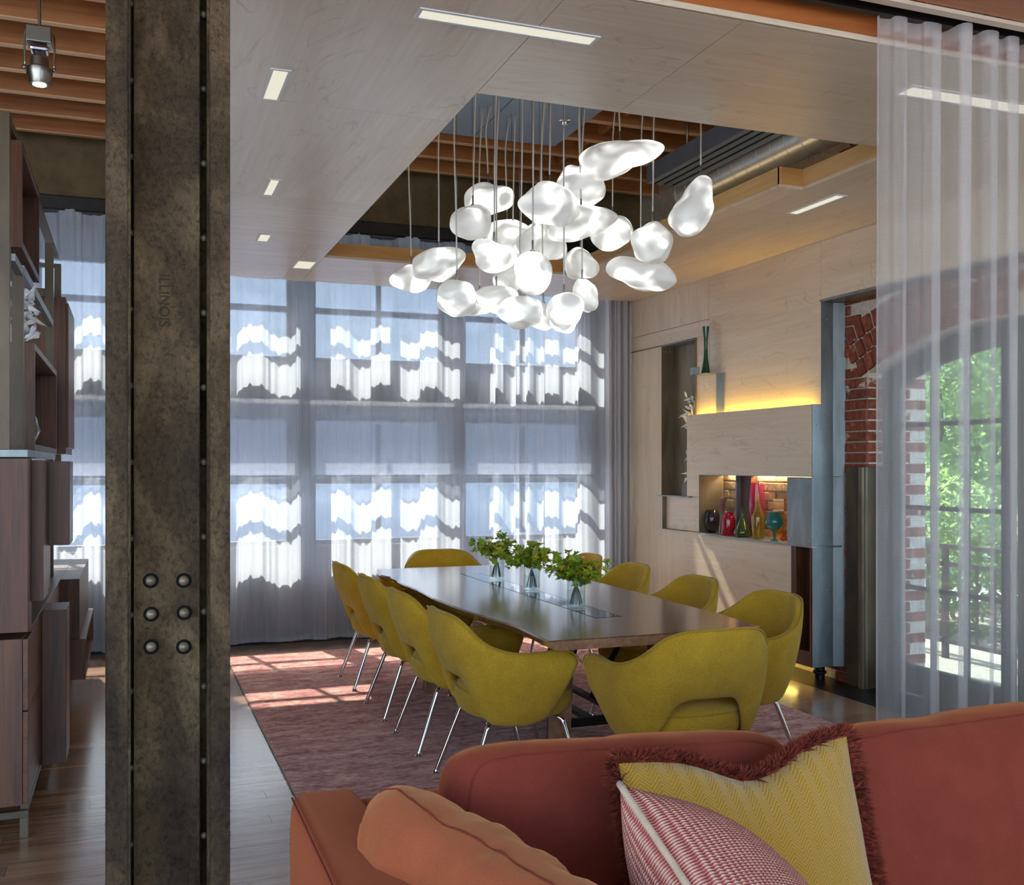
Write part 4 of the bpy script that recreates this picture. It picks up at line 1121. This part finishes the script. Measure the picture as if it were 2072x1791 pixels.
def open_box(x1, y0, y1, z0, z1, t=.03, back=True):
    bb('box_side', 'walnut_z', -.80, x1, y0, y0 + t, z0, z1); bb('box_side', 'walnut_z', -.80, x1, y1 - t, y1, z0, z1)
    bb('box_side', 'walnut_y', -.80, x1, y0 + t, y1 - t, z0, z0 + t); bb('box_side', 'walnut_y', -.80, x1, y0 + t, y1 - t, z1 - t, z1)
    if back: bb('box_back', 'walnut_z', -.80, -.785, y0 + t, y1 - t, z0 + t, z1 - t)
open_box(-.415, 4.63, 5.50, 2.345, 2.785)
open_box(-.40, 5.03, 6.51, 1.516, 2.0)
bb('tall_box', 'walnut_z', -.80, -.37, 6.84, 7.56, 1.52, 2.485)
bb('tall_box_door', 'walnut_z', -.3699, -.355, 6.86, 7.56, 1.56, 2.45)
def shards(mb, c, n, r, L, rr, zs=1.0):
    for _ in range(n):
        d = Vector((rr.gauss(0, 1), rr.gauss(0, 1), rr.gauss(0, zs))).normalized()
        b = Vector(c) + Vector((rr.gauss(0, r), rr.gauss(0, r), rr.gauss(0, r * zs)))
        l = L * rr.uniform(.5, 1.2)
        mb.tube([b - d * l * .3, b, b + d * l * .4, b + d * l], [.004, .014 * rr.uniform(.7, 1.3), .009, .001], 7)
cr = random.Random(9)
p = at_x(57, 662, -.60)
mb = MB()
for k in range(6): shards(mb, (cr.gauss(0, .03), cr.gauss(0, .05), .05 + .035 * k), 9, .03, .07, cr)
o = mb.build('crystal_cluster', M['g_crystal'], None, True, loc=(-.47, 5.12, 2.001)); tag(o, 'lumpy clear crystal cluster on top of a walnut bookcase box', 'sculpture')
vz = thing('glass_bowl', 'clear glass vessel inside the lower walnut bookcase box', 'vase', (-.46, 5.16, 1.547))
MB().lathe([(.03, 0), (.05, .01), (.075, .06), (.06, .12), (.03, .16), (.028, .158), (.056, .12), (.071, .06), (.046, .014), (0, .012)], n=24).build('glass', M['g_clear'], vz, True)
MB().lathe([(0, 0), (.02, .005), (.028, .025), (.02, .045), (0, .05)], (0, -.03, .26), 14).build('red_stopper', M['g_red'], vz, True)
MB().tube([(0, 0, .155), (0, -.03, .262)], .004, 6).build('neck', M['g_clear'], vz, True)

# ---- coloured glass in the wall niche
SZ = .9175
def glass(name, mat, px, x, prof, label, cat='vase', n=28, **kw):
    p = at_x(px, 1080, x)
    o = MB().lathe(prof, (0, 0, 0), n, **kw).build(name, M[mat], None, True, loc=(x, p.y, SZ), sharp=70)
    return tag(o, label, cat, 'coloured glass in the wall niche')
def hollow(out, t=.003):
    return out + [(max(r - t, .001), z) for r, z in out[::-1] if z > out[0][1] + t] + [(0, out[0][1] + t)]
glass('round_vase', 'g_black', 1441, 4.32, hollow([(.030, 0), (.052, .03), (.066, .085), (.062, .135), (.046, .176), (.040, .182)]), 'nearly black round glass vase at the left end of the niche')
glass('hourglass_vase', 'g_smoke', 1461, 4.30, hollow([(.030, 0), (.029, .01), (.022, .08), (.013, .15), (.020, .20), (.037, .275)]), 'tall smoky rose hourglass vase behind the red jar', sx=.95)
glass('red_jar', 'g_red', 1474, 4.265, hollow([(.042, 0), (.050, .012), (.053, .06), (.053, .12), (.047, .142), (.034, .152), (.034, .168), (.040, .178)]), 'ruby red glass jar with a rolled rim')
glass('green_bottle', 'g_green', 1502.5, 4.27, hollow([(.040, 0), (.062, .012), (.068, .036), (.052, .07), (.026, .12), (.013, .155), (.012, .215), (.019, .222)]), 'squat green glass bottle with a narrow neck', 'bottle')
glass('amber_bottle', 'g_amber', 1534, 4.255, hollow([(.036, 0), (.040, .01), (.044, .06), (.050, .14), (.046, .175), (.020, .235), (.010, .285), (.009, .335)]), 'tall olive and amber glass bottle with a pointed neck', 'bottle')
glass('amber_core', 'g_orange', 1534, 4.2551, [(.004, .075), (.018, .10), (.030, .16), (.020, .20), (.003, .25)], 'orange glass core inside the tall amber bottle', 'glass core')
glass('magenta_vase', 'g_magenta', 1532, 4.385, hollow([(.038, 0), (.046, .05), (.060, .18), (.061, .26), (.050, .385), (.048, .402)]), 'tall magenta glass vase at the back of the niche')
glass('yellow_vase', 'g_yellow', 1577, 4.41, hollow([(.052, 0), (.055, .02), (.055, .28), (.054, .29)]), 'square yellow glass vase against the brick in the niche', n=4)
glass('teal_goblet', 'g_teal', 1567, 4.262, [(.030, 0), (.028, .004), (.008, .012), (.006, .035), (.010, .045), (.007, .058), (.020, .075), (.055, .105), (.064, .122), (.058, .15), (.044, .20), (.042, .20), (.056, .15), (.060, .122), (.050, .105), (0, .085)], 'ribbed teal glass goblet on a short stem', 'goblet', 48, rib=.035, ribs=16)
glass('orange_dish', 'g_orange', 1588, 4.34, [(.022, 0), (.036, .008), (.036, .022), (.020, .034), (.010, .045), (.018, .06), (.008, .075), (0, .077)], 'small orange glass figure beside the teal goblet', 'figurine')

# ---- green bud vase on its steel bracket
pb = at_x(1422, 757, 4.225)
bk = thing('steel_bracket', 'small folded steel shelf bracket under the tall green vase', 'bracket', (XW, pb.y, 2.17))
MB().box(-.12, -.001, -.115, .09, -.004, 0).build('shelf_plate', M['steel'], bk)
MB().box(-.12, -.116, -.02, .12, -.004, .055).build('lip', M['steel'], bk)
MB().box(-.012, -.001, -.20, -.095, -.32, -.004).build('back_leg', M['steel'], bk)
gv = MB().lathe(hollow([(.036, 0), (.034, .01), (.018, .12), (.0145, .20), (.016, .27), (.026, .36), (.028, .372)]), n=28).build('bud_vase', M['g_dkgreen'], None, True, loc=(XW - .06, pb.y - .02, 2.1705), sharp=70)
tag(gv, 'tall slender dark green glass vase on a steel bracket', 'vase')

# ---- crystal sculpture in the tall niche
mb = MB(); cr = random.Random(12)
for k in range(17):
    z = .10 + k * .043
    n_ = 7 if k > 10 else 4
    shards(mb, (cr.gauss(0, .012), cr.gauss(0, .02), z), n_, .014 + (.012 if k > 11 else 0), .075 if k > 10 else .058, cr, 1.2)
sc_ = thing('crystal_sculpture', 'spiky clear crystal sculpture standing in the tall steel niche', 'sculpture', (4.315, 7.33, 1.1985))
mb.build('crystal', M['g_crystal'], sc_, True)
MB().box(-.05, .05, -.07, .07, 0, .10).build('plinth', M['bronze_steel'], sc_, bevel=.002)

# ---- cast iron pipe behind the foot of the wall
pi_ = thing('iron_pipe', 'black cast iron pipe with a collar at the foot of the brick wall', 'pipe', (4.40, 5.78, 0.001))
MB().tube([(0, 0, 0), (0, 0, 1.0)], .034, 16).build('pipe', M['black_metal'], pi_, True, sharp=50)
for z in (.03, .085): MB().lathe([(.036, z), (.046, z + .008), (.046, z + .02), (.036, z + .028)], n=18).build('collar', M['black_metal'], pi_, True, sharp=50)

# ---- sofa and its cushions
def cushion(name, mat, w, h, t, parent=None, seed=0, p=3.0, q=.62, ear=.05, wr=.006, dip=0.0, dipx=0.0, nu=46, nv=40, flat=0.0):
    """two bulging faces meeting in a seam; local x = width, z = height, y = thickness"""
    off = Vector((seed * 3.7, seed * 1.3, 0))
    def f(a, b, side):
        u = -1 + 2 * a; v = -1 + 2 * b
        e = 1 - ear * (1 - abs(u) ** 2.2) if abs(v) > 0 else 1
        x = w / 2 * u * (1 - ear * (1 - v * v)); z = h / 2 * v * (1 - ear * (1 - u * u))
        if dip and v > -.4: z -= dip * math.exp(-((u - dipx) / .42) ** 2) * sstep(-.4, 1, v)
        th = t / 2 * (max(0, 1 - abs(u) ** p) * max(0, 1 - abs(v) ** p)) ** q
        nn = mnoise.noise(Vector((x * 7, z * 5, side * 4)) + off) * wr + mnoise.noise(Vector((x * 22 + z * 8, z * 6, side * 9)) + off) * wr * .5
        return (x, side * (th + nn * min(1, th / (t * .12 + 1e-6))), z)
    mb = MB()
    mb.grid(lambda a, b: f(a, b, -1), nu, nv); mb.grid(lambda a, b: f(1 - a, b, 1), nu, nv)
    o = mb.build(name, M[mat] if isinstance(mat, str) else mat, parent, True)
    return o, f
sofa = thing('sofa', 'rust red velvet sofa in the foreground, its back towards the dining table', 'sofa', (1.8, 2.1, 0))
def sb(name, x0, x1, y0, y1, z0, z1, bev=.03):
    return MB().box(x0 - 1.8, x1 - 1.8, y0 - 2.1, y1 - 2.1, z0, z1).build(name, M['sofa'], sofa, True, bevel=bev, subsurf=1)
sb('back_frame', .44, 3.4, 2.02, 2.17, .10, .752)
def arm_shape(a, b):
    """closed section swept along the arm, swelling towards the front"""
    y = lerp(2.175, 1.05, a); w0 = .315; w1 = .462 + .10 * a ** 1.0
    q = 2 * PI * b; cx_ = (w0 + w1) / 2; rx = (w1 - w0) / 2
    zt = .757 - .02 * a; zb = .10; cz = (zt + zb) / 2; rz = (zt - zb) / 2
    e = .28
    sg = lambda t_: (1 if t_ >= 0 else -1)
    return (cx_ + rx * sg(math.cos(q)) * abs(math.cos(q)) ** e - 1.8, y - 2.1, cz + rz * sg(math.sin(q)) * abs(math.sin(q)) ** (e * .55))
mb = MB(); NB = 48; NA = 14
for i in range(NA):
    for k in range(NB): mb.v.append(arm_shape(i / (NA - 1), k / NB))
for i in range(NA - 1):
    for k in range(NB): mb.f.append((i * NB + k, i * NB + (k + 1) % NB, (i + 1) * NB + (k + 1) % NB, (i + 1) * NB + k))
mb.f.append(tuple(range(NB))); mb.f.append(tuple((NA - 1) * NB + k for k in range(NB))[::-1])
mb.build('arm', M['sofa'], sofa, True, fix=True, sharp=50)
MB().tube([(lerp(.319, .319, k / 8) - 1.8, lerp(2.17, 1.06, k / 8) - 2.1, lerp(.751, .733, k / 8)) for k in range(9)], .0022, 6).build('arm_seam', M['sofa_seam'], sofa, True)
sb('seat_base', .46, 3.4, 1.05, 2.02, .12, .28)
sb('seat_cushion', .47, 1.40, 1.0, 2.0, .28, .385, .03)
sb('seat_cushion', 1.41, 3.38, 1.0, 2.0, .28, .385, .03)
for y in (1.15, 2.1):
    for x in (.38, 3.3): MB().box(x - 1.82, x - 1.78, y - 2.12, y - 2.08, 0, .12).build('foot', M['walnut_z'], sofa)
CV, CF = [], []
def cube_grid(n):
    vs_, fs, ix = [], [], {}
    for ax in range(3):
        for sg in (-1, 1):
            for i in range(n):
                for j in range(n):
                    q = []
                    for (a, b) in ((i, j), (i + 1, j), (i + 1, j + 1), (i, j + 1)):
                        c = [0, 0, 0]; c[ax] = sg * n; c[(ax + 1) % 3] = 2 * a - n; c[(ax + 2) % 3] = 2 * b - n; c = tuple(c)
                        if c not in ix: ix[c] = len(vs_); vs_.append(tuple(k / n for k in c))
                        q.append(ix[c])
                    fs.append(tuple(q if sg > 0 else q[::-1]))
    return vs_, fs
CV, CF = cube_grid(26)
def soft_block(name, mat, w, t, h, parent, seed, n=4.0, nt=3.0, bulge=.10, wr=.006, sag=0.0):
    """stuffed boxed cushion: rounded block, faces bulging, top sagging a little; local x width, y thickness, z height"""
    off = Vector((seed * 5.1, seed * 2.3, 1.7)); mb = MB()
    def pt(u, v, z, lift=0.0):
        s = (abs(u) ** n + abs(z) ** n + 1e-9) ; r2 = (abs(u) ** n + abs(z) ** n) ** (1 / n)
        r3 = ((r2 ** nt) + abs(v) ** nt) ** (1 / nt)
        k = 1 / max(r3, 1e-6)
        m_ = max(abs(u), abs(v), abs(z)); k *= m_
        x, y, zz_ = u * k, v * k, z * k
        y *= 1 + bulge * (1 - x * x) * (1 - zz_ * zz_)
        p_ = Vector((x * w / 2, y * t / 2, zz_ * h / 2))
        p_.z -= sag * (1 - x * x) * max(0, zz_)
        nrm = Vector((x, y * 1.5, zz_)).normalized()
        d_ = mnoise.noise(Vector((p_.x * 6, p_.y * 9, p_.z * 6)) + off) * wr + mnoise.noise(Vector((p_.x * 26 + p_.z * 10, p_.y * 16, p_.z * 11)) + off) * wr * .55
        return tuple(p_ + nrm * (d_ + lift))
    mb.v = [pt(*c_) for c_ in CV]; mb.f = list(CF)
    return mb.build(name, M[mat], parent, True), pt
def border(o, f):
    pts_ = [f(-1, -.72, lerp(-.6, .97, k / 20), .0003) for k in range(20)] + [f(lerp(-.97, .97, k / 50), -.72, 1, .0003) for k in range(51)] + [f(1, -.72, lerp(.97, -.6, k / 20), .0003) for k in range(1, 21)]
    MB().tube(pts_, .0018, 6).build('seam', M['sofa_seam'], o, True)
o, f = soft_block('back_cushion', 'sofa', .81, .21, .47, sofa, 1, 7, 3.2, .16, .006); o.location = (.985 - 1.8, 1.94 - 2.1, .636); o.rotation_euler = (math.radians(-11), math.radians(2.2), math.radians(-1))
border(o, f)
o, f = soft_block('back_cushion', 'sofa', 1.15, .22, .47, sofa, 2, 7, 3.2, .16, .008); o.location = (1.965 - 1.8, 1.945 - 2.1, .610); o.rotation_euler = (math.radians(-11), math.radians(-1.0), math.radians(1))
border(o, f)

# long cushion leaning on the arm
o, f = soft_block('arm_cushion', 'sofa_light', .70, .215, .44, None, 5, 5, 2.3, .12, .017, .015)
tag(o, 'long apricot side cushion leaning on the sofa arm', 'cushion')
MB().tube([f(lerp(-.97, .97, k / 60), -.10 + .05 * math.sin(k * .23), 1, .0005) for k in range(61)], .0018, 6).build('seam', M['sofa_seam'], o, True)
d1 = Vector((.15, -.46, -.02)).normalized()
zax = Vector((-.16, -.03, 1)).normalized(); yax = zax.cross(d1).normalized(); zax = d1.cross(yax)
o.matrix_world = Matrix(((d1.x, yax.x, zax.x, .572), (d1.y, yax.y, zax.y, 1.635), (d1.z, yax.z, zax.z, .632), (0, 0, 0, 1)))

def mk_herring():
    t = NT('mustard_herringbone'); tc = t.node('ShaderNodeTexCoord'); sp_ = t.node('ShaderNodeSeparateXYZ'); t.l.new(tc.outputs['Object'], sp_.inputs[0])
    x, z = sp_.outputs[0], sp_.outputs[2]
    tri = t.math('PINGPONG', x, .020)                       # chevron columns 4 cm wide
    s = t.math('ADD', z, t.math('MULTIPLY', tri, 1.0))
    w = t.math('FRACT', t.math('MULTIPLY', s, 125.0))
    rib = t.math('ABSOLUTE', t.math('SUBTRACT', w, .5))      # 0 in the rib, .5 in the groove
    gr_ = t.ramp(rib, [(.30, lin(178, 134, 34)), (.47, lin(118, 84, 30))])
    n = t.noise(t.coord(rnd=False), 30, 4, .6)
    col = t.mix(t.math('MULTIPLY', n, .35), gr_, lin(170, 128, 26), 'MIX')
    t.bsdf(Base_Color=col, Roughness=.8, Sheen_Weight=.4, Specular_IOR_Level=.3, Normal=t.bump(t.math('SUBTRACT', .5, rib), .7, .004)); return t.m
M['herring'] = mk_herring()
def mk_knit():
    t = NT('pink_knit'); tc = t.node('ShaderNodeTexCoord'); sp_ = t.node('ShaderNodeSeparateXYZ'); t.l.new(tc.outputs['Object'], sp_.inputs[0])
    x, z = sp_.outputs[0], sp_.outputs[2]
    a = t.math('ABSOLUTE', t.math('SUBTRACT', t.math('FRACT', t.math('MULTIPLY', x, 140.0)), .5))
    zz_ = t.math('ADD', t.math('MULTIPLY', z, 170.0), t.math('MULTIPLY', a, .9))
    b = t.math('ABSOLUTE', t.math('SUBTRACT', t.math('FRACT', zz_), .5))
    f_ = t.math('ADD', a, b)
    n = t.noise(t.coord(rnd=False), 120, 3, .6)
    col = t.ramp(t.math('ADD', f_, t.math('MULTIPLY', t.math('SUBTRACT', n, .5), .5)), [(.28, lin(206, 170, 146)), (.5, lin(188, 116, 102)), (.75, lin(150, 74, 68))])
    t.bsdf(Base_Color=col, Roughness=.95, Specular_IOR_Level=.15, Normal=t.bump(t.math('SUBTRACT', 1.0, f_), .8, .004)); return t.m
M['knit'] = mk_knit()
M['fringe'] = mk_fabric('maroon_fringe', lin(74, 24, 18), lin(150, 66, 44), 90, .1, .0)
M['piping_cream'] = mk_fabric('cream_piping', lin(176, 150, 122), lin(204, 180, 152), 300, .3)

o, f = cushion('fringed_pillow', 'herring', .545, .50, .15, None, 7, 2.6, .62, .035, .004, .055, .08)
tag(o, 'mustard herringbone pillow with a maroon brush fringe', 'pillow')
o.location = (1.155, 1.705, .637); o.rotation_euler = (math.radians(-17), 0, math.radians(1))
fr = random.Random(17); mb = MB()
def edge_pt(s):
    """walk along top and both sides of the pillow edge: s 0..3"""
    if s < 1: return f(0, s, -1), Vector((-1, 0, .0))
    if s < 2: return f(s - 1, 1, -1), Vector((0, 0, 1))
    return f(1, 3 - s, -1), Vector((1, 0, 0))
for k in range(15000):
    s = fr.uniform(.15, 2.95)
    b, nd = edge_pt(s); b = Vector(b)
    c_ = s % 1
    if c_ < .06 or c_ > .94: nd = nd + Vector((-1 if s < 1.5 else 1, 0, 1)) * .6
    d = (nd + Vector((fr.gauss(0, .35), fr.gauss(0, .75), fr.gauss(0, .35) - .08))).normalized()
    L = fr.uniform(.022, .040); sw = Vector((fr.gauss(0, 1), fr.gauss(0, 1), fr.gauss(0, 1))).normalized() * .0020
    m_ = b + d * L * .55 + Vector((0, 0, -.001)); e = b + d * L + Vector((fr.gauss(0, .003), fr.gauss(0, .003), -.004))
    mb.add([b - sw, b + sw, m_ + sw, m_ - sw, e], [(0, 1, 2, 3), (3, 2, 4)])
q = mb.build('fringe', M['fringe'], o); q['kind'] = 'stuff'; q['label'] = 'maroon brush fringe round the pillow edge'

o, f = cushion('knit_pillow', 'knit', .46, .46, .27, None, 9, 2.6, .6, .03, .004)
tag(o, 'pink and cream knitted pillow with cream piping', 'pillow')
e1 = Vector((.02, -.86, -.36)).normalized(); e2 = Vector((.60, -.22, -.74)); e2 = (e2 - e1 * e2.dot(e1)).normalized()
tip = Vector((.785, 1.575, .905)); cen = tip + (e1 + e2) * .23
nz_ = e1.cross(e2)                                        # local x = e2 (right), local z = -e1, local y = cross
lx_, lz_ = e2, -e1; ly_ = lz_.cross(lx_)
o.matrix_world = Matrix(((lx_.x, ly_.x, lz_.x, cen.x), (lx_.y, ly_.y, lz_.y, cen.y), (lx_.z, ly_.z, lz_.z, cen.z), (0, 0, 0, 1)))
pth = [f(0, k / 24, -1) for k in range(25)]
MB().tube([(x + .002 * math.sin(k * 1.9), y, z) for k, (x, y, z) in enumerate(pth)], .0062, 8).build('piping', M['piping_cream'], o, True)
MB().tube([f(k / 24, 1, -1) for k in range(25)], .0055, 8).build('piping', M['piping_cream'], o, True)
